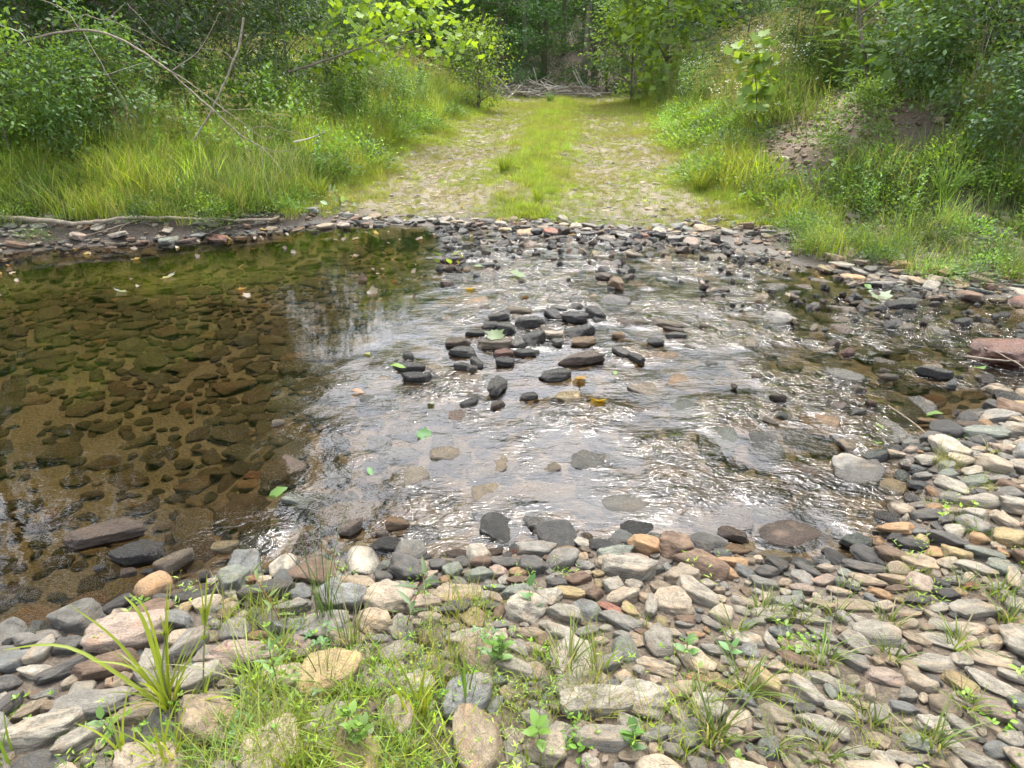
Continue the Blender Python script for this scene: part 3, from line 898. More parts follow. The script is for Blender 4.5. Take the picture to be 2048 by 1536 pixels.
# random stones packed between the given ones
def fill(n_try, x0, x1, y0, y1, r_of, ok, k, cols, shapes, zone, flat=(.35, .6), bury=.3, wetf=0.0, tilt=.12, z_fn=None, yaw0=None):
    X = rng.uniform(x0, x1, n_try); Y = rng.uniform(y0, y1, n_try); z, sd, far, pool, o = H(X, Y, True)
    px, py, dep = project(np.stack([X, Y, z], 1))
    vis = (px > -260) & (px < 2310) & (py > -50) & (py < 1800) & (dep > .2)
    keep = ok(X, Y, z, sd, far, pool, o, px, py) & vis
    keys = list(cols); wts = np.array([cols[q] for q in keys], float); wts /= wts.sum()
    rr = np.sort(r_of(int(keep.sum())))[::-1]; n0 = len(stones)
    for i, r in zip(np.nonzero(keep)[0], rr):
        if clash(X[i], Y[i], r, k): continue
        asp = rng.uniform(.55, .95); w = 2 * r / math.sqrt(asp); l = w * asp; t = l * rng.uniform(*flat)
        ck = str(rng.choice(keys, p=wts)); wf = wetf
        if zone == 'shore' and sd[i] < .16 + .05 * math.sin(X[i] * 9) and rng.random() < .75: ck = str(rng.choice(['dark', 'brown', 'grey', 'green', 'tan', 'black', 'orange', 'blue'])); wf = .6 if sd[i] < .08 else 0.0
        shp = str(rng.choice(list(shapes)))
        zz = z[i] + t * (.5 - bury)
        stones.append(dict(x=X[i], y=Y[i], z=float(zz), w=w, l=l, t=t, yaw=rng.uniform(-3.14, 3.14) if yaw0 is None else yaw0 + rng.normal() * .6, tx=rng.normal() * tilt, ty=rng.normal() * tilt,
                           m=int(rng.choice({'r': ROUND, 's': SLAB, 'm': MID}[shp])), col=np.array(COLR[ck]) * rng.uniform(.72, 1.2), wet=wf, ck=ck, shp=shp, mode='f', label=None, short=None,
                           px=px[i], py=py[i], area=(2 * r * F / dep[i]) ** 2 * .55, given=False, zone=zone))
        grid_add(CG, (X[i], Y[i], r))
    return len(stones) - n0
NEARC = dict(pale=9, cream=5.5, tan=3, orange=.7, grey=2.6, blue=.8, green=1.5, dark=.8, brown=1, pink=.8, ochre=.6)
WETC = dict(brown=3.5, tan=3.5, orange=2.5, grey=2.5, dark=2.5, black=1.2, green=1.5, red=1, pink=1, silt=2, cream=1, ochre=1)
ln_r = lambda med, sg, lo, hi: (lambda n: np.clip(np.exp(rng.normal(math.log(med), sg, n)), lo, hi))
weed_gap = lambda px, py: (np.exp(-((px - 760) / 330) ** 2 - ((py - 1480) / 170) ** 2))
cnt = {}
near_ok = lambda X, Y, z, sd, far, pool, o, px, py: (~far) & (sd > -.03) & (pool < .5) & (rng.random(len(X)) > .85 * weed_gap(px, py))
cnt['near'] = fill(34000, -2.6, 4.6, .5, 5.0, ln_r(.037, .42, .019, .080), near_ok, .80, NEARC, "rrmms", 'shore', (.40, .66), .34, yaw0=-.5)
cnt['near2'] = fill(40000, -2.6, 4.6, .5, 5.0, ln_r(.017, .3, .009, .028), near_ok, .84, NEARC, "rrm", 'shore', (.5, .75), .25)
rif_ok = lambda X, Y, z, sd, far, pool, o, px, py: (sd < 0) & (pool < .55)
cnt['riffle'] = fill(20000, -4.5, 9, 1.5, 9, ln_r(.058, .35, .028, .11), rif_ok, .88, WETC, "rmms", 'riffle', (.34, .55), .30)
cnt['riffle2'] = fill(16000, -4.5, 9, 1.5, 9, ln_r(.026, .3, .014, .04), rif_ok, .9, WETC, "rrm", 'riffle', (.4, .65), .3)
pool_ok = lambda X, Y, z, sd, far, pool, o, px, py: (sd < -.02) & (pool >= .55) & (rng.random(len(X)) < .25 + .9 * sstep(.42, .58, fbm(X, Y, .9, 2, 8)))
cnt['pool'] = fill(34000, -9, 2, .6, 9, ln_r(.044, .45, .022, .12), pool_ok, .70, dict(silt=7, siltg=4, brown=1.5, tan=.5, orange=.35, ochre=.25), "rrms", 'pool', (.22, .40), .30, tilt=.10)
cnt['pool2'] = fill(16000, -6, 2, .6, 9, ln_r(.032, .3, .016, .05), lambda *a: (a[3] < -.02) & (a[5] >= .4), .9, dict(silt=6, siltg=3, brown=1.5, tan=1, orange=.6), "rrm", 'pool', (.35, .5), .25)
farw = lambda px: .35 + 1.0 * sstep(1250, 1600, px) + .35 * sstep(700, 300, px)
far_ok = lambda X, Y, z, sd, far, pool, o, px, py: far & (sd > -.12) & (sd < farw(px) * (.7 + .6 * fbm(X, Y, 2, 2, 4)))
FARC = dict(pale=3, grey=4, blue=1.5, dark=2.5, tan=3, brown=3, green=1.2, pink=1, orange=.5, cream=.6)
cnt['far'] = fill(26000, -7, 9, 4.8, 10.5, ln_r(.036, .42, .022, .09), far_ok, .80, FARC, "mmss", 'bank', (.3, .5), .38, tilt=.16)
cnt['far2'] = fill(20000, -7, 9, 4.8, 10.5, ln_r(.026, .3, .015, .04), far_ok, .85, FARC, "rmm", 'bank', (.4, .6), .2, tilt=.25)
# dark heap of wet stones where the riffle starts on the far side
hp_ok = lambda X, Y, z, sd, far, pool, o, px, py: (sd < .05) & (px > 870) & (px < 1480) & (py > 450) & (py < 520 + 90 * (px < 980)) & (rng.random(len(X)) < .7)
cnt['heap'] = fill(6000, -2, 4, 5, 8.5, ln_r(.038, .35, .02, .07), hp_ok, .55, dict(dark=4, black=2, brown=2, grey=2, blue=1), "mms", 'riffle', (.6, .9), -.10, tilt=.3, wetf=1.0)
isl_ok = lambda X, Y, z, sd, far, pool, o, px, py: (((px - 1090) / 190) ** 2 + ((py - 665) / 42) ** 2 < 1) & (rng.random(len(X)) < .8)
cnt['isle'] = fill(5000, -1, 2.5, 3, 6, ln_r(.038, .35, .02, .065), isl_ok, .64, dict(dark=3, black=1, brown=3, grey=3, tan=1.5), "mms", 'riffle', (.5, .8), -.12, tilt=.3, wetf=1.0)
pk_ok = lambda X, Y, z, sd, far, pool, o, px, py: (sd < -.02) & (pool < .5) & (py > 455) & (px > 880) & (py < 560 + .12 * (px - 900)) & (rng.random(len(X)) < .10 + .75 * sstep(.45, .62, fbm(X, Y, 2.2, 3, 72)))
cnt['poke'] = fill(5000, -1.5, 6, 4, 8.5, ln_r(.028, .35, .015, .05), pk_ok, .45, dict(dark=3, black=.8, brown=3, grey=3, tan=1.5), "mms", 'riffle', (.5, .9), -.25, tilt=.3, wetf=1.0)
rut = lambda o: np.exp(-((o - 1.1) / .75) ** 2) + np.exp(-((o + 1.3) / .75) ** 2) + .12
trk_ok = lambda X, Y, z, sd, far, pool, o, px, py: far & (sd > .2) & (sd < 17) & (np.abs(o) < 2.5) & (rng.random(len(X)) < np.clip(rut(o), 0, 1) * (.15 + .45 * fbm(X, Y, 1.5, 2, 12)))
cnt['track'] = fill(26000, -2.4, 4.6, 7.5, 24, ln_r(.029, .35, .016, .06), trk_ok, .95, dict(cream=2, pale=3.5, tan=2.5, grey=3, pink=.5), "mms", 'track', (.22, .4), .62, tilt=.08)
sc_ok = lambda X, Y, z, sd, far, pool, o, px, py: far & (((X - 4.4) / 1.3) ** 2 + ((Y - 9.5) / 1.8) ** 2 < 1)
cnt['scarp'] = fill(2500, 3, 6.5, 8, 12, ln_r(.028, .35, .015, .07), sc_ok, .9, dict(cream=2, tan=3, pale=2, brown=2, pink=2), "mm", 'bank', (.4, .6), .3)
for s in stones:          # some of the riffle stones stand proud of the thin water
    if s['zone'] == 'riffle' and s['mode'] == 'f' and s['z'] < 0 and s['w'] < .115:
        pr = .02 + .34 * float(sstep(1250, 1700, s['px'])) * (s['py'] < 900) + .42 * float(sstep(600, 480, s['py']))
        if rng.random() < pr: s['z'] = rng.uniform(.004, .026) - s['t'] * .5 + .004; s['t'] *= 1.3; s['wet'] = 1.0; s['tx'] *= 2; s['ty'] *= 2; s['col'] = s['col'] * .8
print("stones", len(stones), cnt)

# which ones stand as things of their own: all the given ones, then the largest of the rest that are in frame
inframe = lambda s: -20 < s['px'] < 2068 and 0 < s['py'] < 1560
given = [s for s in stones if s['given']]
rest = sorted([s for s in stones if not s['given']], key=lambda s: -(s['area'] if inframe(s) and s['zone'] != 'pool' or s['area'] > 5200 and inframe(s) else 0))
N_IND = 298
single = given[:N_IND] + rest[:max(0, N_IND - len(given))]
loose = rest[max(0, N_IND - len(given)):]
marks = [s for s in single if s['short']]
SHW = dict(r="rounded", s="flat", m="angular")
ORD = ["", "second ", "third ", "fourth ", "fifth ", "sixth ", "seventh ", "eighth ", "ninth ", "tenth ", "eleventh ", "twelfth "]
used = {}
def describe(s, best):
    L_ = best
    dx, dy = s['px'] - L_['px'], s['py'] - L_['py']
    if abs(dx) > 1.1 * abs(dy): rel = "downstream of" if dx > 0 else "upstream of"
    else: rel = "this side of" if dy > 0 else "beyond"
    size = "big" if s['w'] > .22 else "small" if s['w'] < .085 else "middling"
    place = {'shore': 'dry', 'riffle': 'wet', 'pool': 'submerged', 'bank': 'dry', 'track': 'half buried'}[s['zone']]
    if s['zone'] == 'shore' and s['z'] < .03: place = 'damp'
    return size, place, "%s %s stone" % (SHW[s['shp']], ""), rel, math.hypot(dx, dy)
pend = {}
for s in single:
    if s['label']: continue
    L_ = min(marks, key=lambda q: (q['px'] - s['px']) ** 2 + (q['py'] - s['py']) ** 2)
    size, place, _, rel, dd = describe(s, L_)
    pend.setdefault((size, place, CW[s['ck']], SHW[s['shp']], rel, L_['short']), []).append((dd, s))
for key, L_ in pend.items():
    L_.sort(key=lambda q: q[0]); size, place, cw, sh, rel, short = key
    for i, (dd, s) in enumerate(L_):
        s['label'] = "%s%s %s %s %s stone %s %s" % (ORD[min(i, 11)], size, place, cw, sh, rel, short)
for s in single:
    k = ZGRP = {'shore': "stones of the near shore and cobble bar", 'riffle': "stones standing in the riffle", 'pool': "stones on the pool bed", 'bank': "stones of the far bank", 'track': "stones in the track"}[s['zone']]
    big = s['w'] > .30
    o = link("boulder" if big else "stone", STONES[s['m']], loc=(s['x'], s['y'], s['z']), rot=(s['tx'], s['ty'], s['yaw']), scl=(s['w'], s['l'], s['t']), col=s['col'],
             wet=float(s['wet']), label=s['label'], category="boulder" if big else "stone", group=k)
def sc_stones(name, L_, label):
    if not L_: return
    A = lambda *k: np.array([[s[q] for q in k] for s in L_])
    scatter(name, PCS, A('x', 'y', 'z'), A('tx', 'ty', 'yaw'), A('w', 'l', 't'), [s['m'] for s in L_], np.array([s['col'] for s in L_]), label, wet=np.array([s['wet'] for s in L_]))
for zn, nm, lb in (('shore', 'shore_gravel', "small cobbles and pebbles packed between the larger near stones"), ('riffle', 'riffle_gravel', "small dark stones under and in the fast shallow water"),
                   ('pool', 'pool_bed_gravel', "silt covered small stones paving the bed of the still pool"), ('bank', 'bank_gravel', "small broken stones along the far bank"),
                   ('track', 'track_gravel', "small pale stones trodden into the wheel ruts")):
    sc_stones(nm, [s for s in loose if s['zone'] == zn], lb)

# ------------------------------------------------------------------ plant kit
def blades(g, n, rad, h0, h1, w, lean=(.2, .7), segs=3, dry=0.0, mat=0, center=(0, 0, 0), out=.7, hp=1.0):
    a = rng.uniform(0, 2 * np.pi, n); r = rad * np.sqrt(rng.random(n))
    bx, by = r * np.cos(a), r * np.sin(a)
    az = np.where(rng.random(n) < out, a + rng.normal(0, .6, n), rng.uniform(0, 2 * np.pi, n))
    h = h0 + (h1 - h0) * rng.random(n) ** hp; ln = rng.uniform(*lean, n); droop = rng.uniform(0, .35, n) * ln
    t = np.linspace(0, 1, segs + 1)[None]
    hor = (ln * h)[:, None] * t ** 1.9; zz = h[:, None] * (t - droop[:, None] * t ** 3)
    P = np.stack([bx[:, None] + np.cos(az)[:, None] * hor, by[:, None] + np.sin(az)[:, None] * hor, zz], -1) + np.array(center)
    tw = az + np.pi / 2 + rng.normal(0, .7, n); S = np.stack([np.cos(tw), np.sin(tw), 0 * tw], -1)
    wd = (w * rng.uniform(.6, 1.3, n))[:, None] * (1 - .75 * t[:, :-1] ** 2.2) * .5
    A = P[:, :-1] - S[:, None] * wd[..., None]; B = P[:, :-1] + S[:, None] * wd[..., None]
    k = 2 * segs + 1; V = np.concatenate([np.stack([A, B], 2).reshape(n, -1, 3), P[:, -1:]], 1)
    q = np.array([[2 * i, 2 * i + 1, 2 * i + 3, 2 * i + 2] for i in range(segs - 1)]); tr = np.array([[2 * segs - 2, 2 * segs - 1, 2 * segs]])
    off = (np.arange(n) * k)[:, None, None]
    var = np.repeat(rng.uniform(.6, 1.35, n), k); d = np.repeat((rng.random(n) < dry) * rng.uniform(.5, 1, n), k)
    base = g.n; V = V.reshape(-1, 3)
    g.add(V, (q[None] + off).reshape(-1, 4), mat, var, d)
    g.f.append((tr[None] + off).reshape(-1, 3) + base); g.m.append(np.full(n, mat))
    return P[:, -1]
KITE = (np.array([[0, 0, 0], [-.26, .42, .05], [.26, .42, .05], [0, 1, -.06]]), np.array([[0, 2, 3], [0, 3, 1]]))
LANCE = (np.array([[0, 0, 0], [-.10, .3, .03], [.10, .3, .03], [-.085, .65, .0], [.085, .65, .0], [0, 1, -.10], [0, .3, 0], [0, .65, -.03]]),
         np.array([[0, 6, 1, 1], [0, 2, 6, 6], [6, 7, 3, 1], [6, 2, 4, 7], [7, 5, 3, 3], [7, 4, 5, 5]]))
LANCE = (LANCE[0], np.array([[0, 6, 1], [0, 2, 6], [6, 7, 3], [6, 3, 1], [6, 2, 4], [6, 4, 7], [7, 5, 3], [7, 4, 5]]))
OVAL = (np.array([[0, 0, 0], [-.24, .28, .05], [.24, .28, .05], [-.25, .62, .03], [.25, .62, .03], [0, 1, -.08], [0, .3, 0], [0, .65, -.02]]), LANCE[1])
_lo = np.array([(0, .05), (.30, -.06), (.56, .18), (.44, .42), (.62, .66), (.30, .70), (.14, .92), (0, .80), (-.14, .92), (-.30, .70), (-.62, .66), (-.44, .42), (-.56, .18), (-.30, -.06)])
LOBED = (np.concatenate([[[0, .42, -.04]], np.stack([_lo[:, 0], _lo[:, 1], .05 * np.abs(_lo[:, 0]) - .10 * _lo[:, 1] ** 2 + .03], 1)]),
         np.array([[0, 1 + i, 1 + (i + 1) % 14] for i in range(14)]))
def leafset(g, T, pos, dirs, size, mat=0, var=None, up=(0, 0, 1), jit=.35, dry=0.0):
    n = len(pos); dirs = np.asarray(dirs) + rng.normal(0, jit * .5, (n, 3)); U = np.asarray(up) + rng.normal(0, jit, (n, 3))
    stamp(g, T[0], T[1], np.asarray(pos), frames(dirs, U), size, mat, var, dry)
def forb(g, h, nleaf, ll, T=LANCE, base=(0, 0, 0), lean=.15, stem_mat=1, mat=0, r=.003, angle=.5, top=True, lo=.1, whorl=False):
    az = rng.uniform(0, 6.28); b = np.array(base, float)
    pts = spline([b, b + [math.cos(az) * lean * h * .4, math.sin(az) * lean * h * .4, h * .55], b + [math.cos(az) * lean * h, math.sin(az) * lean * h, h]], 6)
    tube(g, pts, np.linspace(r, r * .4, 6), 4, stem_mat)
    t = np.linspace(lo, 1, nleaf) if not whorl else np.repeat(np.linspace(lo, 1, max(1, nleaf // 4)), 4)[:nleaf]
    pos = np.stack([np.interp(t, np.linspace(0, 1, 6), pts[:, i]) for i in range(3)], 1)
    n = len(t); a = np.arange(n) * (2.4 if not whorl else 1.57) + rng.uniform(0, 6)
    e = angle + .5 * t + rng.normal(0, .15, n)
    d = np.stack([np.cos(a) * np.cos(e), np.sin(a) * np.cos(e), np.sin(e)], 1)
    leafset(g, T, pos, d, ll * (1.1 - .5 * t) * rng.uniform(.75, 1.15, n), mat, jit=.2)
    return pts[-1]
def seedstalk(g, h, lean, mat=0, n=26, size=.012, spread=.02, arch=.3, plen=.25, dry=.85):
    az = rng.uniform(0, 6.28); d = np.array([math.cos(az), math.sin(az), 0]); b = np.array([rng.normal() * .03, rng.normal() * .03, 0])
    P = spline([b, b + d * lean * h * .3 + [0, 0, h * .6], b + d * lean * h * .8 + [0, 0, h * .95], b + d * (lean + arch) * h + [0, 0, h * (1.0 - arch * .2)]], 8)
    tube(g, P, np.linspace(.0018, .0008, 8), 3, mat); 
    t = rng.uniform(1 - plen, 1, n); pos = np.stack([np.interp(t, np.linspace(0, 1, 8), P[:, i]) for i in range(3)], 1) + rng.normal(0, spread, (n, 3)) * np.array([1, 1, .6])
    dd = rng.normal(0, 1, (n, 3)) + [0, 0, 1.2]
    stamp(g, KITE[0], KITE[1], pos, frames(dd, rng.normal(0, 1, (n, 3))), rng.uniform(.7, 1.3, n) * size, mat, dry=dry)

GRASS_S = []; GRASS_M = []; GRASS_T = []; SEDGE = []
for i in range(5):
    g = Geo(); blades(g, 46, .07, .02, .085, .0035, (.3, 1.3), 2, .18); GRASS_S.append(g.mesh("turf", [M_GRASS]))
for i in range(5):
    g = Geo(); blades(g, 90, .14, .08, .36, .0036, (.1, .8), 4, .22, out=.35); GRASS_M.append(g.mesh("tuft", [M_GRASS]))
for i in range(6):
    g = Geo(); blades(g, 75, .18, .25, .95, .0048, (.06, .5), 5, .22, hp=.8, out=.35)
    for k in range(6 if i % 2 else 3): seedstalk(g, rng.uniform(.8, 1.15), rng.uniform(.05, .25), size=.016, n=34, spread=.012)
    GRASS_T.append(g.mesh("tall_grass", [M_GRASS]))
WEED_S = []; WEED_T = []; HERB = []
for i in range(6):       # low leafy creepers and seedlings
    g = Geo()
    for k in range(7):
        b = rng.normal(0, .035, 3) * [1, 1, 0]
        forb(g, rng.uniform(.02, .075), int(rng.integers(5, 10)), rng.uniform(.018, .032), [LANCE, LANCE, OVAL][i % 3], b, .8, r=.0009, angle=.1, whorl=i % 2 == 0)
    WEED_S.append(g.mesh("low_weed", [M_LEAF, M_STEM]))
for i in range(6):       # tall leafy forbs
    g = Geo()
    for k in range(5):
        b = rng.normal(0, .07, 3) * [1, 1, 0]
        forb(g, rng.uniform(.4, .95), 26, rng.uniform(.07, .13), [LANCE, LANCE, OVAL][i % 3], b, .2, r=.003, angle=.25)
    WEED_T.append(g.mesh("tall_weed", [M_LEAF, M_STEM]))
for i in range(5):       # mounds of small leaves
    g = Geo(); n = 420
    p = rng.normal(0, 1, (n, 3)) * [.16, .16, .09]; p[:, 2] = np.abs(p[:, 2]) + .03 + .12 * np.exp(-(p[:, 0] ** 2 + p[:, 1] ** 2) / .03)
    d = norm(p * [1, 1, .3]) + [0, 0, .2]
    leafset(g, [KITE, OVAL][i % 2], p, d, rng.uniform(.025, .05, n), jit=.5)
    for k in range(8): tube(g, spline([(0, 0, 0), p[k] * .6 + [0, 0, -.02], p[k]], 4), .002, 3, 1)
    HERB.append(g.mesh("herb_mound", [M_LEAF, M_STEM]))
DAISY = []
for i in range(3):
    g = Geo(); blades(g, 10, .05, .1, .35, .006, (.1, .4), 3)
    for k in range(7):
        tip = forb(g, rng.uniform(.6, 1.0), 8, .05, LANCE, rng.normal(0, .08, 3) * [1, 1, 0], .25, r=.0016)
        for q in range(5):
            c = tip + rng.normal(0, .035, 3); a = np.arange(7) / 7 * 6.28
            g.add(np.concatenate([[c], c + np.stack([np.cos(a), np.sin(a), 0 * a + .15 * np.sin(a)], 1) * .013]), np.array([[0, 1 + j, 1 + (j + 1) % 7] for j in range(7)]), 2, 1, 1)
    DAISY.append(g.mesh("daisy", [M_LEAF, M_STEM, M_PETAL]))
g_gold = []
for i in range(2):       # small yellow flowered weed
    g = Geo()
    for k in range(10):
        tip = forb(g, rng.uniform(.25, .5), 14, .03, LANCE, rng.normal(0, .07, 3) * [1, 1, 0], .25, r=.0012)
    g_gold.append(g.mesh("yellow_weed", [M_LEAF, M_STEM]))

# --- masses of grass and weeds
def zone_pts(n, x0, x1, y0, y1, dens, margin=260):
    X = rng.uniform(x0, x1, n); Y = rng.uniform(y0, y1, n); z, sd, far, pool, o = H(X, Y, True)
    px, py, dep = project(np.stack([X, Y, z], 1))
    d = dens(X, Y, z, sd, far, pool, o, px, py)
    k = (rng.random(n) < d) & (px > -margin) & (px < 2048 + margin) & (dep > .2) & (py < 1800)
    return X[k], Y[k], z[k], sd[k], o[k], px[k], py[k]
def tint(n, base, var=.15, alt=None, f=None):
    base = tuple(v * .97 for v in base)
    c = np.array(base)[None] * np.exp(rng.normal(0, var, (n, 1))) * np.exp(rng.normal(0, .06, (n, 3)))
    if alt is not None: c = c * (1 - f[:, None]) + np.array(alt)[None] * f[:, None] * np.exp(rng.normal(0, var, (n, 1)))
    return c
YG = (.24, .33, .04); GG = (.14, .245, .04); DG = (.06, .11, .03); LIME = (.28, .42, .04); OLIVE = (.27, .24, .085)
def put(name, meshes, pts, base, sc, label, alt=None, fn=None, tilt=.08, var=.18):
    X, Y, z, sd, o, px, py = pts; n = len(X)
    if n == 0: return
    P = np.stack([X, Y, z - .005], 1); rot = np.stack([rng.normal(0, tilt, n), rng.normal(0, tilt, n), rng.uniform(0, 6.28, n)], 1)
    s = sc(X, Y, sd, o, px, py) * rng.uniform(.75, 1.25, n)
    scatter(name, proto_col(name + "_kinds", meshes), P, rot, np.stack([s, s, s], 1), rng.integers(0, len(meshes), n), tint(n, base, var, alt, fn(X, Y, sd, o) if fn else None), label)
    print(name, n)
patch = lambda X, Y, s=1.2, sd_=5, lo=.42, hi=.58: sstep(lo, hi, fbm(X, Y, s, 3, sd_))
edge = lambda o, X, Y: np.abs(o) - 2.25 + 1.1 * (fbm(X, Y, .9, 3, 61) - .5)      # >0 outside the track
one = lambda v: (lambda X, Y, sd, o, px, py: np.full(len(X), v))
PX_ = lambda px: np.clip((1700 - px) / 400, 0, 1)
# track turf
put("track_turf", GRASS_S, zone_pts(60000, -3, 6, 7.3, 26, lambda X, Y, z, sd, far, pool, o, px, py: far * sstep(.15, .5, sd) * (edge(o, X, Y) < .5) * np.clip(.22 + (.1 + .7 * patch(X, Y, 1.6, 27, .35, .55)) * np.exp(-((o + .05) / .55) ** 2) + .6 * sstep(-.6, .2, edge(o, X, Y)) + .8 * sstep(11, 15, sd) + .35 * patch(X, Y, .8, 17) + .35 * patch(X, Y, 1.6, 15), 0, 1) * .8),
    YG, lambda X, Y, sd, o, px, py: .55 + .65 * np.exp(-(o / .4) ** 2) + .5 * sstep(-.6, .3, edge(o, X, Y)), "short yellow green grass growing through the stony track", OLIVE, lambda X, Y, sd, o: .5 * patch(X, Y, 1, 3), var=.25)
put("track_grass", GRASS_M, zone_pts(9000, -3, 6, 7.6, 26, lambda X, Y, z, sd, far, pool, o, px, py: far * sstep(.3, .7, sd) * np.clip(.55 * np.exp(-((o + .05) / .33) ** 2) * patch(X, Y, 1.4, 23, .3, .5) + .5 * sstep(-.4, .2, edge(o, X, Y)) * (edge(o, X, Y) < .7), 0, 1)),
    LIME, lambda X, Y, sd, o, px, py: np.full(len(X), .55), "tufts of grass along the crown and edges of the track", YG, lambda X, Y, sd, o: patch(X, Y, 2, 8), var=.22)
put("track_thatch", GRASS_S, zone_pts(26000, -3, 6, 7.3, 24, lambda X, Y, z, sd, far, pool, o, px, py: far * sstep(.15, .5, sd) * (np.abs(o) < 2.6) * .6),
    (.21, .19, .09), one(.55), "dry tan thatch of trodden grass over the track", (.19, .22, .06), lambda X, Y, sd, o: patch(X, Y, 1.5, 33), var=.25, tilt=.5)
put("crest_grass", GRASS_M, zone_pts(5000, -4, 9, 18, 34, lambda X, Y, z, sd, far, pool, o, px, py: far * sstep(10.5, 13.5, sd) * .9),
    YG, lambda X, Y, sd, o, px, py: .26 + .08 * sstep(12, 16, sd), "pale yellow grass closing over the track at its crest", (.30, .33, .10), lambda X, Y, sd, o: patch(X, Y, .8, 63))
# banks
bankd = lambda o, X, Y, sd: sstep(.0, .5, edge(o, X, Y)) * sstep(.15, .6, sd)
scz = lambda X, Y: 1 - .96 * (((X - 4.35) / 1.5) ** 2 + ((Y - 9.4) / 1.9) ** 2 < .35 + 1.1 * fbm(X, Y, 1.8, 3, 88)) - .6 * ((X > 2.2) & (Y < 9.0) & (X < 4.6)) 
put("bank_grass", GRASS_M, zone_pts(26000, -12, 14, 5.4, 24, lambda X, Y, z, sd, far, pool, o, px, py: far * bankd(o, X, Y, sd) * np.clip(scz(X, Y), 0.05, 1) * (.35 + .65 * sstep(16, 10, Y))),
    YG, lambda X, Y, sd, o, px, py: (.6 + .35 * sstep(0, 1.2, sd) + .45 * sstep(0, 1, edge(o, X, Y))) * (1 - .3 * (o > 3) * (sd < 1.5)) * (.7 + .6 * fbm(X, Y, 1.5, 2, 66)), "dense green grass covering both banks", (.12, .19, .04), lambda X, Y, sd, o: np.clip(patch(X, Y, 1, 44) + .9 * (o > 3.2), 0, 1), var=.32)
put("tall_grass", GRASS_T, zone_pts(11000, -14, 16, 7.2, 30, lambda X, Y, z, sd, far, pool, o, px, py: far * sstep(.6, 1.6, edge(o, X, Y)) * sstep(.9, 2.2, sd) * np.clip(scz(X, Y), 0, 1) * (.25 + .75 * patch(X, Y, .8, 71)) * (Y < 28) * (1 - sstep(2.6, 4.0, sd) * (o < -3.6) * (Y < 16))),
    (.19, .29, .045), lambda X, Y, sd, o, px, py: .5 + .35 * sstep(.6, 2.4, edge(o, X, Y)) + .1 * sstep(9, 14, Y), "tall meadow grass with pale seed heads on both banks", (.33, .31, .13), lambda X, Y, sd, o: np.clip(patch(X, Y, .7, 37) * .8 + .35 * (o > 0) * (o < 4.5), 0, 1), var=.28)
put("bank_weeds", WEED_T, zone_pts(9000, -12, 14, 6.6, 22, lambda X, Y, z, sd, far, pool, o, px, py: far * sstep(.3, 1.2, edge(o, X, Y)) * sstep(.7, 1.8, sd) * np.clip(scz(X, Y), 0, 1) * patch(X, Y, .9, 81, .38, .55) * 1.0),
    (.15, .27, .045), lambda X, Y, sd, o, px, py: .55 + .35 * sstep(1.0, 3, sd) - .0 * X, "tall leafy weeds among the bank grass", GG, lambda X, Y, sd, o: patch(X, Y, 1.3, 47))
put("bank_herbs", HERB, zone_pts(15000, -12, 14, 5.4, 18, lambda X, Y, z, sd, far, pool, o, px, py: far * sstep(.2, .8, edge(o, X, Y) + .3) * sstep(.05, .32, sd) * np.clip(scz(X, Y), .08, 1) * (.15 + .5 * patch(X, Y, 1.2, 91)) * sstep(19, 9, Y)),
    (.17, .29, .045), lambda X, Y, sd, o, px, py: .6 + .5 * sstep(.2, 2.5, sd), "low leafy ground cover on the banks", (.10, .18, .035), lambda X, Y, sd, o: patch(X, Y, 1.7, 57), var=.3)
STALK = []
for i in range(4):
    g = Geo()
    for k in range(9): seedstalk(g, rng.uniform(.6, 1.1), rng.uniform(.05, .3), size=.018, n=40, spread=.014)
    STALK.append(g.mesh("seed_stalks", [M_GRASS]))
put("seed_stalks", STALK, zone_pts(3600, -9, 12, 8, 26, lambda X, Y, z, sd, far, pool, o, px, py: far * sstep(.3, 1.0, edge(o, X, Y)) * sstep(1.2, 2.5, sd) * np.clip(scz(X, Y), 0.2, 1) * (.1 + .7 * patch(X, Y, .7, 101)) * .8 * (.12 + .88 * (o > 0))),
    (.28, .26, .13), lambda X, Y, sd, o, px, py: .6 + .4 * sstep(.6, 2.4, edge(o, X, Y)), "pale dry seed stalks standing above the bank grass")
put("white_daisies", DAISY, zone_pts(2600, -6, 9, 9, 26, lambda X, Y, z, sd, far, pool, o, px, py: far * sstep(.6, 1.6, edge(o, X, Y)) * (.12 + .88 * (o > 0)) * sstep(2.5, 5, sd) * np.clip(scz(X, Y), 0, 1) * patch(X, Y, .6, 19, .36, .48) * 1.0),
    GG, one(.95), "scattered small white daisies in the meadow grass")
put("yellow_flower_weeds", g_gold, zone_pts(500, 2.0, 4.2, 7.6, 10.5, lambda X, Y, z, sd, far, pool, o, px, py: far * (edge(o, X, Y) > .1) * (px > 1360) * (px < 1480) * .5), (.35, .30, .03), one(.7), "small yellow flowering weeds at the edge of the track")
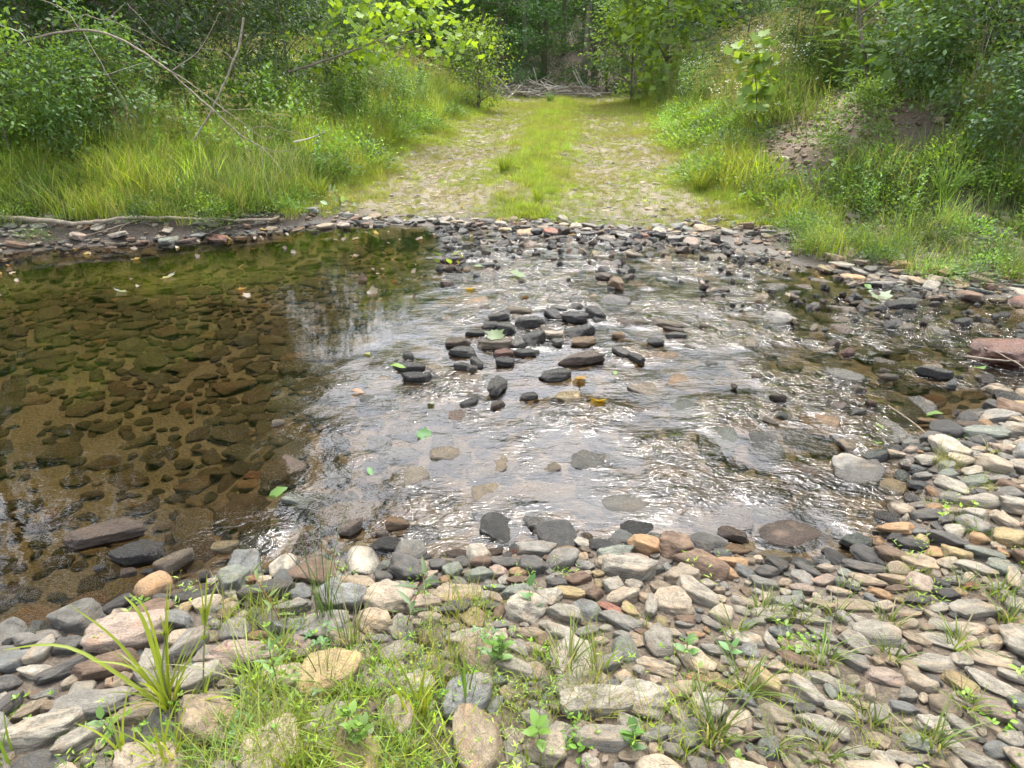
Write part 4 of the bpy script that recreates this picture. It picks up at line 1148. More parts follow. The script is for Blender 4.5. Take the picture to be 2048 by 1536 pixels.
# near bank
gap = lambda px, py, cx, cy_, sx, sy: np.exp(-((px - cx) / sx) ** 2 - ((py - cy_) / sy) ** 2)
wd = lambda px, py: np.clip(1.15 * gap(px, py, 820, 1500, 330, 120) + .8 * gap(px, py, 620, 1370, 190, 90) + .55 * gap(px, py, 1000, 1370, 200, 110) + .6 * gap(px, py, 330, 1530, 240, 60) + .3 * gap(px, py, 1330, 1480, 200, 90), 0, 1)
nd = lambda f: (lambda X, Y, z, sd, far, pool, o, px, py: (~far) * (sd > .06) * f(px, py, X, Y))
put("near_weeds", WEED_S, zone_pts(34000, -2.4, 4.6, .5, 4.6, nd(lambda px, py, X, Y: .25 * wd(px, py) * (.12 + .88 * patch(X, Y, 5, 3, .4, .6)) + .012)),
    (.16, .30, .022), one(.95), "low leafy weeds and seedlings covering the near bank", LIME, lambda X, Y, sd, o: patch(X, Y, 7, 13), var=.25)
put("near_grass", GRASS_S, zone_pts(16000, -2.4, 4.6, .5, 4.6, nd(lambda px, py, X, Y: .75 * wd(px, py) * (.15 + .85 * patch(X, Y, 4, 30, .4, .6)) + .10 * patch(X, Y, 2.2, 31, .5, .62) * (px > 1150))),
    YG, lambda X, Y, sd, o, px, py: .55 + .55 * wd(px, py), "short grass sprouting between the near stones", GG, lambda X, Y, sd, o: patch(X, Y, 3, 14), var=.25)

put("near_tufts", GRASS_M, zone_pts(2600, -2.4, 4.6, .5, 4.6, nd(lambda px, py, X, Y: .75 * wd(px, py) * (.3 + .7 * patch(X, Y, 3, 34, .35, .55)) + .012 * (px > 1150))),
    (.22, .32, .03), one(.5), "thin upright grass blades among the near weeds and stones", (.30, .29, .10), lambda X, Y, sd, o: .6 * patch(X, Y, 5, 15), var=.25)
# dead leaves and bits of straw
def dead_leaf(i):
    g = Geo(); T = [OVAL, LOBED, OVAL][i]; V = T[0].copy(); V[:, 2] += .25 * (V[:, 0] ** 2) * (1 if i else -1) + .12 * np.sin(V[:, 1] * 5 + i)
    stamp(g, V - [0, .5, 0], T[1], np.zeros((1, 3)), np.eye(3)[None], 1.0, var=1.0); return g.mesh("dead_leaf", [M_LEAF])
def straw(i):
    g = Geo(); tube(g, spline([(-.5, 0, .02), (0, .06 * (i - 1), .08), (.5, 0, .02)], 5), .012, 3); return g.mesh("straw", [M_LEAF])
LITTER = [dead_leaf(0), dead_leaf(1), dead_leaf(2), straw(0), straw(1)]
def litter(name, n, x0, x1, y0, y1, dens, s0, s1, label, lift=.01):
    X, Y, z, sd, o, px, py = zone_pts(n, x0, x1, y0, y1, dens); n = len(X)
    s = rng.uniform(s0, s1, n); P = np.stack([X, Y, np.maximum(z, 0) + lift], 1)
    idx = rng.integers(0, 5, n); s = np.where(idx > 2, s * 1.5, s)
    cc = np.array([(.22, .14, .08), (.15, .09, .05), (.34, .27, .18), (.26, .20, .14)])[rng.integers(0, 4, n)] * rng.uniform(.6, 1.2, (n, 1))
    scatter(name, proto_col(name + "_kinds", LITTER), P, np.stack([rng.normal(0, .3, n), rng.normal(0, .3, n), rng.uniform(0, 6.28, n)], 1), np.stack([s, s, s], 1), idx, cc, label)
litter("near_leaf_litter", 9000, -2.4, 4, .5, 3, nd(lambda px, py, X, Y: .45 * wd(px, py) + .03), .012, .045, "dry leaf bits and straw between the near weeds")
litter("far_leaf_litter", 5000, -7, 8, 5, 9.6, lambda X, Y, z, sd, far, pool, o, px, py: far * (sd < 1.2) * (.35 * patch(X, Y, 2, 6) + .25 * (px > 1500)), .03, .08, "brown leaf litter caught on the far bank")
litter("drift_leaf_litter", 900, -1, 3, 5, 8, lambda X, Y, z, sd, far, pool, o, px, py: .8 * gap(px, py, 1030, 490, 60, 28), .03, .08, "dark sodden leaves caught on the stones at the head of the riffle", .03)

# ------------------------------------------------------------------ woody plants
def limb_path(p0, d, L, sag=.1, wob=.06, n=7):
    d = norm(np.asarray(d, float)); t = np.linspace(0, 1, n)[:, None]
    w = np.cumsum(rng.normal(0, wob * L / n, (n, 3)), 0); w[0] = 0
    return p0 + d * L * t + w + np.array([0, 0, -sag * L]) * t ** 2
def tree_meshes(h, r, base, rad, nl, ls, T=KITE, bark=None, lean=.03, nlimb=12, cluster=.5, crown_pow=1.0, sub=3, layered=False, bare_limbs=0):
    gt = Geo(); gc = Geo()
    top = np.array([rng.normal() * lean * h, rng.normal() * lean * h, h])
    tr = spline([(0, 0, -.15), top * .3 + rng.normal(0, .015 * h, 3) * [1, 1, 0], top * .65 + rng.normal(0, .02 * h, 3) * [1, 1, 0], top], 14)
    tt = np.linspace(0, 1, 14); tube(gt, tr, r * (1 - .88 * tt) * (1 + .35 * np.exp(-tt * 30)), 8, 0)
    at = lambda f: np.array([np.interp(f, tt, tr[:, i]) for i in range(3)])
    cen = []
    for k in range(nlimb):
        f = base / h + (1 - base / h) * ((k + rng.random()) / nlimb) ** crown_pow * .96
        a = k * 2.4 + rng.normal(0, .4); prof = math.sin(math.pi * min(1, (.18 + .82 * (f - base / h) / (1 - base / h + 1e-6)) * .98)) ** .6
        L_ = rad * max(.25, prof) * rng.uniform(.75, 1.15); el = (.05 if layered else .45) + rng.normal(0, .12) + .4 * (f if not layered else 0)
        d = np.array([math.cos(a) * math.cos(el), math.sin(a) * math.cos(el), math.sin(el)])
        P0 = at(f); P = limb_path(P0, d, L_, .15 if not layered else .22); rr = r * (1 - .88 * f) * .5
        tube(gt, P, np.linspace(rr, rr * .25, 7), 5, 0); cen += [P[-1], P[4], P[5], P[3]]
        for q in range(sub):
            j = rng.integers(2, 6); d2 = norm(d + rng.normal(0, .55, 3) * [1, 1, .4 if layered else .8]); P2 = limb_path(P[j], d2, L_ * .45, .15)
            tube(gt, P2, np.linspace(rr * .4, rr * .12, 7), 4, 0); cen += [P2[-1], P2[4]]
    for k in range(bare_limbs):
        f = rng.uniform(.08, base / h); a = rng.uniform(0, 6.28); P = limb_path(at(f), (math.cos(a), math.sin(a), .15), rad * rng.uniform(.2, .5), .2, .12); tube(gt, P, np.linspace(r * .12, r * .03, 7), 4, 0)
    cen.append(top); cen = np.array(cen)
    ci = rng.integers(0, len(cen), nl); fl = .35 if layered else .7
    off = rng.normal(0, 1, (nl, 3)) * cluster * np.array([1, 1, fl]); pos = cen[ci] + off
    cv = rng.uniform(.75, 1.25, len(cen))[ci] * rng.uniform(.7, 1.25, nl)
    ax = pos - at(.5) ; d = norm(ax * [1, 1, .3]) + rng.normal(0, .5, (nl, 3)) - [0, 0, .25]
    leafset(gc, T, pos, d, rng.uniform(.7, 1.25, nl) * ls, 0, cv, jit=.45)
    return gt.mesh("trunk", [bark or M_BARK]), gc.mesh("crown", [M_LEAF])
def plant_thing(name, meshes, parts, loc, label, cat, col, group=None, rz=None, s=1.0):
    e = bpy.data.objects.new(name, None); COL.objects.link(e); e.empty_display_size = .1
    e.location = [float(v) for v in loc]; e.rotation_euler = (0, 0, rng.uniform(0, 6.28) if rz is None else rz); e.scale = (s, s, s)
    e["label"] = label; e["category"] = cat
    if group: e["group"] = group
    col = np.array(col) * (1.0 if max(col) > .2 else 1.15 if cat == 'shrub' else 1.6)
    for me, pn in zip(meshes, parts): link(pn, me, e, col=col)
    return e
gz = lambda x, y: float(H(np.array([x]), np.array([y]))[0])
def on_px(px, Y):             # ground point straight under a column of the view at depth Y
    x = (px - 1024) / F * (Y * math.cos(PITCH) + CAMZ * math.sin(PITCH) * .75); return (x, Y, gz(x, Y))

# forest beyond the brush pile
TALL = [tree_meshes(9.2, .17, 4.2, 2.8, 3400, .19, bark=M_PALEBARK if i == 0 else M_BARK, cluster=.75, nlimb=15, bare_limbs=5) for i in range(3)]
UNDER = [tree_meshes(6.5, .07, .7, 2.4, 7500, .13, cluster=.42, nlimb=20, layered=True, T=KITE) for i in range(3)]
SHRUB = [tree_meshes(2.6, .022, .25, 1.1, (5200, 3600, 4600, 4200)[i], (.055, .095, .075, .085)[i], T=(KITE, LANCE, OVAL, LANCE)[i], cluster=.13, nlimb=20, sub=4) for i in range(4)]
BUSH = [tree_meshes(1.6, .015, .1, .75, 2600, .07, T=OVAL, cluster=.15, nlimb=12, sub=2) for i in range(2)]
tg = "trees of the wood behind the brush pile"
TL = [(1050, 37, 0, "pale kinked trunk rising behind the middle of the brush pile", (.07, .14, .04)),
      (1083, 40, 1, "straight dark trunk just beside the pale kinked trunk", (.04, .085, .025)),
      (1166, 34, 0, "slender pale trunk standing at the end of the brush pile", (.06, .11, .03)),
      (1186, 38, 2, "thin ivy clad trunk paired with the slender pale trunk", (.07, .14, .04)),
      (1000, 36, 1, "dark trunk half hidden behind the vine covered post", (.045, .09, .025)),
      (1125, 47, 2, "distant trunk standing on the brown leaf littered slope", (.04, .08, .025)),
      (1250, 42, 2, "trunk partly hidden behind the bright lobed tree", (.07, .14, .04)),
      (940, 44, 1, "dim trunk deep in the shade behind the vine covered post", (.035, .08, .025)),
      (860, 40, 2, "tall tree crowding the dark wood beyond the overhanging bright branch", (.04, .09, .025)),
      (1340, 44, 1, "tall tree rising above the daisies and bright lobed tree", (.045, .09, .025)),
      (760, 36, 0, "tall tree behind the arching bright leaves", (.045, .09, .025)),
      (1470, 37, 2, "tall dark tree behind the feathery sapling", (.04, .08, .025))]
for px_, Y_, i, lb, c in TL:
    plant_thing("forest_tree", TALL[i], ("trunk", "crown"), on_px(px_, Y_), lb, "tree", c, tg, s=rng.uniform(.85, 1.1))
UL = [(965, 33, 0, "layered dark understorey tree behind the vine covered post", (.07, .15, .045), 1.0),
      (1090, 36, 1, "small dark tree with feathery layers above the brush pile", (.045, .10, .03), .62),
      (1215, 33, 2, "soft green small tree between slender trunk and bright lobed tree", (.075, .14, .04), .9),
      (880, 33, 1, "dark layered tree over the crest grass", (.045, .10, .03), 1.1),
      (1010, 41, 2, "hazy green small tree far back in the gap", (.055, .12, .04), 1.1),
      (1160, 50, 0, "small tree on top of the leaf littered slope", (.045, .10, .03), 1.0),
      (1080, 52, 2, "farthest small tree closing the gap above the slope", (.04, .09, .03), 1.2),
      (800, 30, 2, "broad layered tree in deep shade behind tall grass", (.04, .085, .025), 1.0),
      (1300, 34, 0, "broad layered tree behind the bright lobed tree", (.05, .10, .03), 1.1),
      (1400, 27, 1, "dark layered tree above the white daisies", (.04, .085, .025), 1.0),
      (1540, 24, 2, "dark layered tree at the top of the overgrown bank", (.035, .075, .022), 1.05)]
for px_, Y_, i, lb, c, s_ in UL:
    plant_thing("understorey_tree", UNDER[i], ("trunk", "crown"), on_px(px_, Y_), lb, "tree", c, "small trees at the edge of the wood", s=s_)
# the wood as a mass further off
FARW = []
for i in range(3):
    a, b = tree_meshes(9, .10, .5, 3.2, 5200, .24, cluster=.7, nlimb=18, layered=i == 0); FARW.append(b)
n = 520; X = rng.uniform(-60, 60, n); Y = rng.uniform(46, 78, n); k = (np.abs(X - 3.6) > 3.0) | (Y > 60); X = X[k]; Y = Y[k]
X = np.concatenate([X, rng.uniform(-45, -9, 90), rng.uniform(12, 45, 90)]); Y = np.concatenate([Y, rng.uniform(20, 46, 90), rng.uniform(20, 46, 90)]); n = len(X)
s = rng.uniform(.8, 1.5, n) * np.where(np.abs(X) < 22, .68, 1)
scatter("distant_woodland", proto_col("woodland_kinds", FARW), np.stack([X, Y, H(X, Y)], 1), np.stack([0 * X, 0 * X, rng.uniform(0, 6.28, n)], 1), np.stack([s, s, s], 1), rng.integers(0, 3, n), tint(n, (.10, .19, .055), .25), "dark green wood closing the view behind the trees")

# trees that shade the pool and banks
SIDE = [tree_meshes(13, .13, 2.8, 3.2, 12000, .16, cluster=.55, nlimb=24, sub=3, bare_limbs=6) for i in range(3)]
SL = [(-9.5, 11.5, 0, "tree with a slim dark trunk deepest in the thicket over the pool", 1.0), (-7.6, 14.8, 1, "tree whose thin trunk stands behind the arching dead limb", .95),
      (-8.8, 18.5, 2, "tree shading the seed heads at the top of the pool bank", .95), (-12.0, 9.0, 1, "tree leaning over the upstream end of the pool", 1.1),
      (-10.5, 17.0, 2, "tree farther back in the dark thicket", 1.2), (-9.8, 22.5, 0, "tree behind the overhanging bright branch", 1.0),
      (-11.5, 27.5, 1, "tree beside the far meadow on the pool side", 1.1), (13.0, 14.5, 0, "tree shading the overgrown bank beside the lobed sapling", 1.0), (13.5, 10.5, 2, "tree at the downstream end of the overgrown bank", 1.1),
      (12.0, 18.5, 1, "tree at the back of the overgrown bank", 1.1), (13.0, 24.0, 2, "tree behind the feathery sapling on the bank top", 1.1), (16.5, 16.0, 1, "tree deep in shade on the overgrown bank", 1.2)]
for x, y, i, lb, s_ in SL:
    plant_thing("bank_tree", SIDE[i], ("trunk", "crown"), (x, y, gz(x, y)), lb, "tree", (.06, .105, .025), "trees on the creek banks", s=s_)

# thicket shrubs
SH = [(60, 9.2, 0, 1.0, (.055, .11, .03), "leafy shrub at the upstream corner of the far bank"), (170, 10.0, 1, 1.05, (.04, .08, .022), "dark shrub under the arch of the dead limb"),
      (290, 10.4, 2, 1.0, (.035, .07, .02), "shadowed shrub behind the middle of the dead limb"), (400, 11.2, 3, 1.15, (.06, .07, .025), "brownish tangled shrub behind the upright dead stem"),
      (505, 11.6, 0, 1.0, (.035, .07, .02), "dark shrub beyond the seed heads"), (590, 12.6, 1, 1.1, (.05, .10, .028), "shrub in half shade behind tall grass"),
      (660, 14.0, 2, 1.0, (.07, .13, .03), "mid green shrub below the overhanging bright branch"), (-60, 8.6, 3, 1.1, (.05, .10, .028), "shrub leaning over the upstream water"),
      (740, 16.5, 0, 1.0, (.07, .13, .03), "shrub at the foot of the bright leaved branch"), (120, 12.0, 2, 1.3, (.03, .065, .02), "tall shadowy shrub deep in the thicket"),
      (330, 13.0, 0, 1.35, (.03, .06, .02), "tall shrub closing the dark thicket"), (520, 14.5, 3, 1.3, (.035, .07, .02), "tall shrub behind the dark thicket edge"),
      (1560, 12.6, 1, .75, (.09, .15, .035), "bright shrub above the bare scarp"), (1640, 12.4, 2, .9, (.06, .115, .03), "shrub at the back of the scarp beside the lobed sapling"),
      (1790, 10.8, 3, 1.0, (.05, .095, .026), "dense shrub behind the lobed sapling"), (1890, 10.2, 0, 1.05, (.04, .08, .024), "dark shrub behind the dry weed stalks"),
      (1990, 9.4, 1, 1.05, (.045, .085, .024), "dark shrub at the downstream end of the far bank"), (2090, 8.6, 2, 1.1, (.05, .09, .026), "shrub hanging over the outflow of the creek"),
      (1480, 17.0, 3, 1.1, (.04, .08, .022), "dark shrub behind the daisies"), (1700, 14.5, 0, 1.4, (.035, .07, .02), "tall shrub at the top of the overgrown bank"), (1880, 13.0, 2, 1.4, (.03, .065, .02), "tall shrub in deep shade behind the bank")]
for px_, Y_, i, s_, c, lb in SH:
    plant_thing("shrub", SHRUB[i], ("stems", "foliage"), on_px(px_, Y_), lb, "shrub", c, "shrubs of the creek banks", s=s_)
BS = [(1760, 8.6, 0, .8, (.06, .11, .03), "low bush under the lobed sapling"), (1900, 8.0, 1, .85, (.055, .10, .028), "low bush over the far gravel near the outflow"),
      (2010, 7.2, 0, .7, (.05, .095, .028), "low bush above the downstream stones"), (1820, 9.4, 1, .9, (.05, .095, .028), "low bush between sapling and dry stalks"),
      (40, 7.9, 1, .8, (.10, .17, .03), "light green bush at the upstream water edge"), (150, 8.2, 0, .7, (.07, .13, .03), "bush under the fallen pole at the upstream bank"),
      (1680, 8.2, 0, .5, (.10, .16, .03), "small bush behind the heap of pale rocks"), (260, 8.8, 1, .8, (.06, .11, .026), "rounded bush beneath the dead limb")]
for px_, Y_, i, s_, c, lb in BS:
    plant_thing("bush", BUSH[i], ("stems", "foliage"), on_px(px_, Y_), lb, "bush", c, "bushes of the creek banks", s=s_)

# bright lobed leaf trees and the overhanging branch
def lobed_tree(h, rad, n, ls, **k): return tree_meshes(h, .07, .4, rad, n, ls, T=LOBED, cluster=.38, nlimb=22, sub=3, **k)
a = lobed_tree(6.5, 2.4, 3600, .17)
plant_thing("lobed_tree", a, ("trunk", "crown"), on_px(1330, 23), "bright yellow green tree with large lobed leaves above the daisies", "tree", (.20, .31, .04), s=1.0)
a = tree_meshes(3.2, .04, .3, 1.3, 3000, .12, T=KITE, cluster=.3, nlimb=16)
plant_thing("young_tree", a, ("trunk", "crown"), on_px(1262, 24.5), "young soft green tree beside the bright lobed tree at the crest", "tree", (.15, .25, .045), s=1.0)
a = tree_meshes(1.9, .05, .15, .75, 3000, .085, T=KITE, cluster=.24, nlimb=18)
plant_thing("vine_covered_post", a, ("trunk", "foliage"), on_px(955, 20.5), "stump smothered in bright yellowish vines at the crest of the track", "stump", (.17, .26, .035), s=1.0)

LEAFM = {}
for T_ in (LOBED, OVAL, LANCE):
    g = Geo(); stamp(g, T_[0], T_[1], np.zeros((1, 3)), np.eye(3)[None], 1.0, var=1.0); LEAFM[id(T_)] = g.mesh("leaf", [M_LEAF])
def branch_thing(name, mains, label, cat, bark, leaves=None, group=None, rad=(.02, .006), col=(.2, .3, .04)):
    """mains: list of (points, r0, r1); the first is the limb, the others are twigs."""
    e = bpy.data.objects.new(name, None); COL.objects.link(e); o0 = np.array(mains[0][0][0]); e.location = o0; e.empty_display_size = .1
    e["label"] = label; e["category"] = cat
    if group: e["group"] = group
    for k, (pts, r0, r1) in enumerate(mains):
        g = Geo(); n = max(6, len(pts) * 4); sp = spline(np.array(pts) - o0, n)
        if k: sp[1:] += np.cumsum(rng.normal(0, .004, (n - 1, 3)), 0)
        else: sp[1:] += rng.normal(0, r0 * .18, (n - 1, 3))
        tube(g, sp, np.linspace(r0, r1, n) * rng.uniform(.88, 1.12, n), 7 if k == 0 else 5, 0); link("limb" if k == 0 else "twig", g.mesh("limb", [bark]), e)
    if leaves is not None:
        T, pos, d, size = leaves; g = Geo(); leafset(g, T, np.array(pos) - o0, d, size, jit=.5); link("foliage", g.mesh("foliage", [M_LEAF]), e, col=col)
    return e
# overhanging bright branch (upper middle): lies across the dark wood
Yb = 12.5
seg = [at_Y(a, b, y) for a, b, y in ((560, 150, 12.0), (660, 118, 12.3), (740, 88, 12.6), (820, 62, 13.0), (925, 88, 13.4))]
mains = [(seg, .022, .006)]
lp, ldir = [], []
for a, b, y, c, d in ((740, 88, 12.6, 860, 10, ), (790, 72, 12.9, 900, 20), (700, 104, 12.5, 800, 30), (680, 110, 12.4, 760, -30), (640, 125, 12.3, 690, 20), (840, 66, 13.1, 890, 45), (760, 84, 12.7, 840, 96)):
    mains.append(([at_Y(a, b, y), at_Y((a + c) / 2 + 8, (b + d) / 2 + 8, y + .1), at_Y(c, d, y + .2)], .008, .003))
for a, b, n in ((850, 12, 26), (880, 30, 24), (830, 40, 26), (760, 60, 26), (800, 78, 28), (720, 90, 24), (900, 70, 20), (925, 85, 12), (860, 90, 16), (700, 60, 22), (740, 20, 22), (640, 90, 20), (600, 130, 14), (690, 130, 20), (790, 20, 18), (680, 10, 22), (860, 100, 12), (760, 110, 20)):
    c = at_Y(a, b, 12.9)
    for q in range(int(n * 1.5)): lp.append(c + rng.normal(0, 1, 3) * [.26, .35, .13]); ldir.append(rng.normal(0, .6, 3) + [.3, -.3, -.35])
branch_thing("overhanging_branch", mains, "sunlit branch of big bright lobed leaves hanging out over the tall grass", "branch", M_BARK, (LOBED, lp, ldir, rng.uniform(.08, .135, len(lp))), col=(.24, .37, .04))

# saplings built leaf by leaf
def sapling(name, stem, r0, clusters, T, size, label, col, twigs=(), Y0=0, bark=M_BARK, spread=(.12, .12, .08), cat="sapling"):
    e = branch_thing(name, [(stem, r0, r0 * .3)] + [(t, r0 * .35, r0 * .12) for t in twigs], label, cat, bark)
    o0 = np.array(e.location)
    for c, n in clusters:
        for q in range(n):
            d = rng.normal(0, .6, 3) + [0, -.35, -.3]; up = np.array([0, 0, 1.]) + rng.normal(0, .5, 3); M = frames(d[None], up[None])[0]; s_ = rng.uniform(.75, 1.2) * size
            link("leaf", LEAFM[id(T)], e, np.array(c) + rng.normal(0, 1, 3) * spread - o0, Matrix(M.tolist()).to_euler(), (s_, s_, s_), col=np.array(col) * rng.uniform(.65, 1.35))
    return e
y = 8.7; st = [at_Y(1742, 470, y), at_Y(1738, 340, y + .05), at_Y(1736, 180, y), at_Y(1722, 60, y), at_Y(1715, -60, y + .1), at_Y(1725, -260, y + .2)]
cl = [(at_Y(a, b, y + dy), n) for a, b, n, dy in ((1748, 80, 5, .0), (1700, 145, 4, -.1), (1760, 125, 6, .1), (1740, 105, 4, -.2), (1820, 20, 7, .2), (1895, 12, 6, -.2), (1880, 60, 7, 0), (1905, 125, 5, -.1), (1855, 130, 5, 0), (1800, 150, 5, .2),
      (1790, 100, 7, .3), (1690, 30, 6, .3), (1770, 10, 6, .2), (1850, 80, 6, .2), (1760, 170, 5, .2), (1830, 180, 5, .2), (1725, 5, 5, .3), (1660, 60, 4, .4), (1700, -60, 12, 0), (1780, -80, 12, .1), (1860, -60, 12, 0), (1740, -200, 20, 0))]
tw = [[at_Y(1738, 340, y), at_Y(1715, 170, y - .05), at_Y(1695, 145, y - .1)], [at_Y(1736, 180, y), at_Y(1820, 150, y), at_Y(1910, 125, y - .1)], [at_Y(1722, 60, y), at_Y(1760, 25, y), at_Y(1762, 20, y + .1)],
      [at_Y(1736, 150, y), at_Y(1820, 90, y + .1), at_Y(1890, 40, y)], [at_Y(1718, 30, y), at_Y(1790, -20, y), at_Y(1860, -60, y)]]
sapling("lobed_sapling", st, .026, cl, LOBED, .155, "slim sapling with big floppy lobed leaves on the overgrown bank", (.13, .22, .035), tw, spread=(.14, .14, .09))
y = 10.6; st = [at_Y(1512, 262, y), at_Y(1514, 200, y), at_Y(1510, 130, y), at_Y(1516, 72, y)]
cl = [(at_Y(1513 + a, b, y), n) for a, b, n in ((0, 75, 5), (-38, 92, 6), (25, 95, 6), (-5, 105, 8), (-30, 118, 8), (30, 118, 8), (0, 128, 9), (-24, 150, 8), (22, 150, 8), (0, 170, 8), (20, 185, 8), (-20, 190, 7), (5, 210, 7))]
sapling("round_leaved_sapling", st, .012, cl, LOBED, .125, "young upright sapling crowded with bright rounded leaves above the bare scarp", (.19, .29, .04), spread=(.09, .10, .05))

# feathery pinnate fronds
def frond(g, P0, d, L, n=11, ll=.09):
    P = limb_path(P0, d, L, .25, .01, 8); tube(g, P, np.linspace(.004, .001, 8), 3, 1)
    t = np.linspace(.12, 1, n); pos = np.stack([np.interp(t, np.linspace(0, 1, 8), P[:, i]) for i in range(3)], 1); dd = norm(P[-1] - P[0]); side = norm(np.cross(dd, [0, 0, 1]))
    for s_ in (-1, 1):
        q = dd * .5 + side * s_
        for k in range(5):
            f = (k + 1) / 5; leafset(g, KITE, pos + q * ll * f, np.repeat([dd * .9 + q * .3], n, 0), .032, jit=.08)
def feathery(name, base, h, nf, L, label, col):
    g = Geo(); gs = Geo(); tip = np.array([rng.normal() * .1, rng.normal() * .1, h]); sp = spline([(0, 0, -.05), tip * .5 + [.04, 0, 0], tip], 8); tube(gs, sp, np.linspace(.014, .005, 8), 6, 0)
    for k in range(nf):
        f = rng.uniform(.35, 1); a = k * 2.4; P0 = np.array([np.interp(f, np.linspace(0, 1, 8), sp[:, i]) for i in range(3)]); frond(g, P0, (math.cos(a), math.sin(a), .45), L * rng.uniform(.8, 1.2))
    return plant_thing(name, (gs.mesh("stem", [M_BARK]), g.mesh("fronds", [M_LEAF, M_STEM])), ("stem", "fronds"), base, label, "sapling", col)
feathery("feathery_sapling", on_px(1590, 12.2), 1.5, 22, .55, "feathery leaved sapling between the round leaved and lobed saplings", (.14, .23, .04))
feathery("feathery_sapling", on_px(1735, 8.9), .75, 14, .45, "low feathery fronds spreading at the foot of the lobed sapling", (.07, .13, .035))
feathery("feathery_sapling", on_px(1640, 11.4), 1.2, 16, .5, "feathery leaved sapling above the top of the bare scarp", (.10, .17, .035))
feathery("feathery_sapling", on_px(1960, 10.0), 1.5, 14, .5, "bluish feathery fronds hidden among the dry stalks", (.05, .11, .05))

# arching dead limb and other dead stems, in place over the far bank
def pxpath(L_): return [at_Y(a, b, y) for a, b, y in L_]
branch_thing("dead_limb", [
    (pxpath(((5, 118, 8.2), (40, 88, 8.1), (90, 72, 8.0), (160, 60, 7.9), (225, 72, 7.8), (275, 98, 7.8), (330, 135, 7.7), (380, 180, 7.7), (432, 225, 7.6), (478, 268, 7.6), (520, 292, 7.6))), .0155, .006),
    (pxpath(((160, 60, 7.9), (140, 30, 7.9), (110, 8, 7.9), (60, -10, 8.0))), .008, .003),
    (pxpath(((158, 58, 7.9), (170, 30, 7.9), (215, 38, 8.0), (255, 6, 8.1))), .006, .003),
    (pxpath(((165, 62, 7.9), (195, 110, 7.8), (215, 150, 7.7), (245, 195, 7.7), (250, 240, 7.6))), .005, .002),
    (pxpath(((345, 140, 7.7), (395, 105, 7.8), (425, 50, 7.9), (440, 25, 8.0))), .006, .002),
    (pxpath(((335, 138, 7.7), (400, 185, 7.6), (470, 240, 7.5), (525, 280, 7.5), (560, 270, 7.5))), .007, .002),
    (pxpath(((520, 292, 7.6), (560, 303, 7.5), (610, 290, 7.5), (665, 272, 7.5))), .004, .0015),
    (pxpath(((520, 292, 7.6), (530, 340, 7.5), (545, 400, 7.4))), .004, .0015),
    (pxpath(((520, 292, 7.6), (555, 330, 7.4), (580, 360, 7.4))), .004, .0015),
    (pxpath(((478, 268, 7.6), (520, 250, 7.6), (560, 256, 7.6), (640, 270, 7.6))), .004, .0015),
    (pxpath(((432, 225, 7.6), (470, 220, 7.6), (520, 222, 7.7), (570, 236, 7.7))), .004, .0015),
    (pxpath(((478, 268, 7.6), (500, 310, 7.5), (515, 345, 7.5))), .003, .0012),
    (pxpath(((215, 38, 8.0), (290, 70, 7.9), (350, 100, 7.9), (430, 120, 7.9))), .004, .0015),
    (pxpath(((255, 6, 8.1), (300, 60, 8.0), (335, 95, 8.0))), .003, .0012),
    (pxpath(((380, 180, 7.7), (370, 230, 7.6), (385, 300, 7.6))), .003, .0012)],
    "long bare dead limb arching down over the pool bank to the water's edge", "branch", M_DEADWOOD)
branch_thing("dead_branch", [
    (pxpath(((487, 35, 8.9), (478, 90, 8.8), (462, 135, 8.7), (436, 195, 8.6), (410, 245, 8.5), (385, 283, 8.4))), .013, .010),
    (pxpath(((468, 120, 8.7), (440, 100, 8.7), (400, 95, 8.7))), .004, .002), (pxpath(((436, 195, 8.6), (450, 240, 8.5), (400, 300, 8.4))), .004, .002)],
    "upright dead stem crossing behind the arching dead limb", "branch", M_DEADWOOD)
branch_thing("dead_twig", [(pxpath(((0, 50, 8.4), (40, 65, 8.4), (60, 92, 8.3), (95, 125, 8.2), (122, 160, 8.2))), .005, .003), (pxpath(((122, 160, 8.2), (180, 155, 8.2), (240, 145, 8.3), (290, 128, 8.4))), .003, .0015)],
    "thin pale bare twig dangling under the start of the dead limb", "twig", M_GREYWOOD)
def on_ground(pts, lift): return [(lambda P: np.array([P[0], P[1], max(gz(P[0], P[1]), 0.0) + lift + .012]))(at_ground(a, b, .03)) for a, b, zz in pts]
branch_thing("driftwood_pole", [(on_ground(((-60, 437, .13), (20, 443, .12), (90, 448, .10), (150, 455, .08), (200, 450, .09), (270, 443, .11), (340, 444, .10), (430, 446, .09), (545, 447, .06)), .05), .026, .013),
    (on_ground(((180, 452, .09), (165, 458, .06), (130, 470, .03)), .01), .006, .002)], "long thin driftwood pole lying along the far shore of the pool", "stick", M_DEADWOOD)
branch_thing("driftwood_stick", [(on_ground(((330, 415, .20), (300, 433, .15), (250, 450, .09), (215, 462, .05), (170, 472, .02)), .02), .008, .004), (on_ground(((250, 450, .09), (240, 462, .05), (238, 470, .02)), .01), .004, .002)],
    "slim forked stick propped across the driftwood pole", "stick", M_DEADWOOD)
branch_thing("driftwood_stick", [(on_ground(((415, 470, .02), (450, 455, .06), (500, 450, .06), (555, 446, .06)), .02), .007, .003), (on_ground(((450, 455, .06), (470, 470, .03)), .02), .003, .002)],
    "dark wet stick by the tip of the driftwood pole", "stick", M_DARKWOOD)
branch_thing("fallen_twig", [(on_ground(((470, 410, .20), (520, 412, .18), (560, 415, .16)), .03), .009, .005)], "short dark twig on the soil above the far pool shore", "stick", M_DARKWOOD)
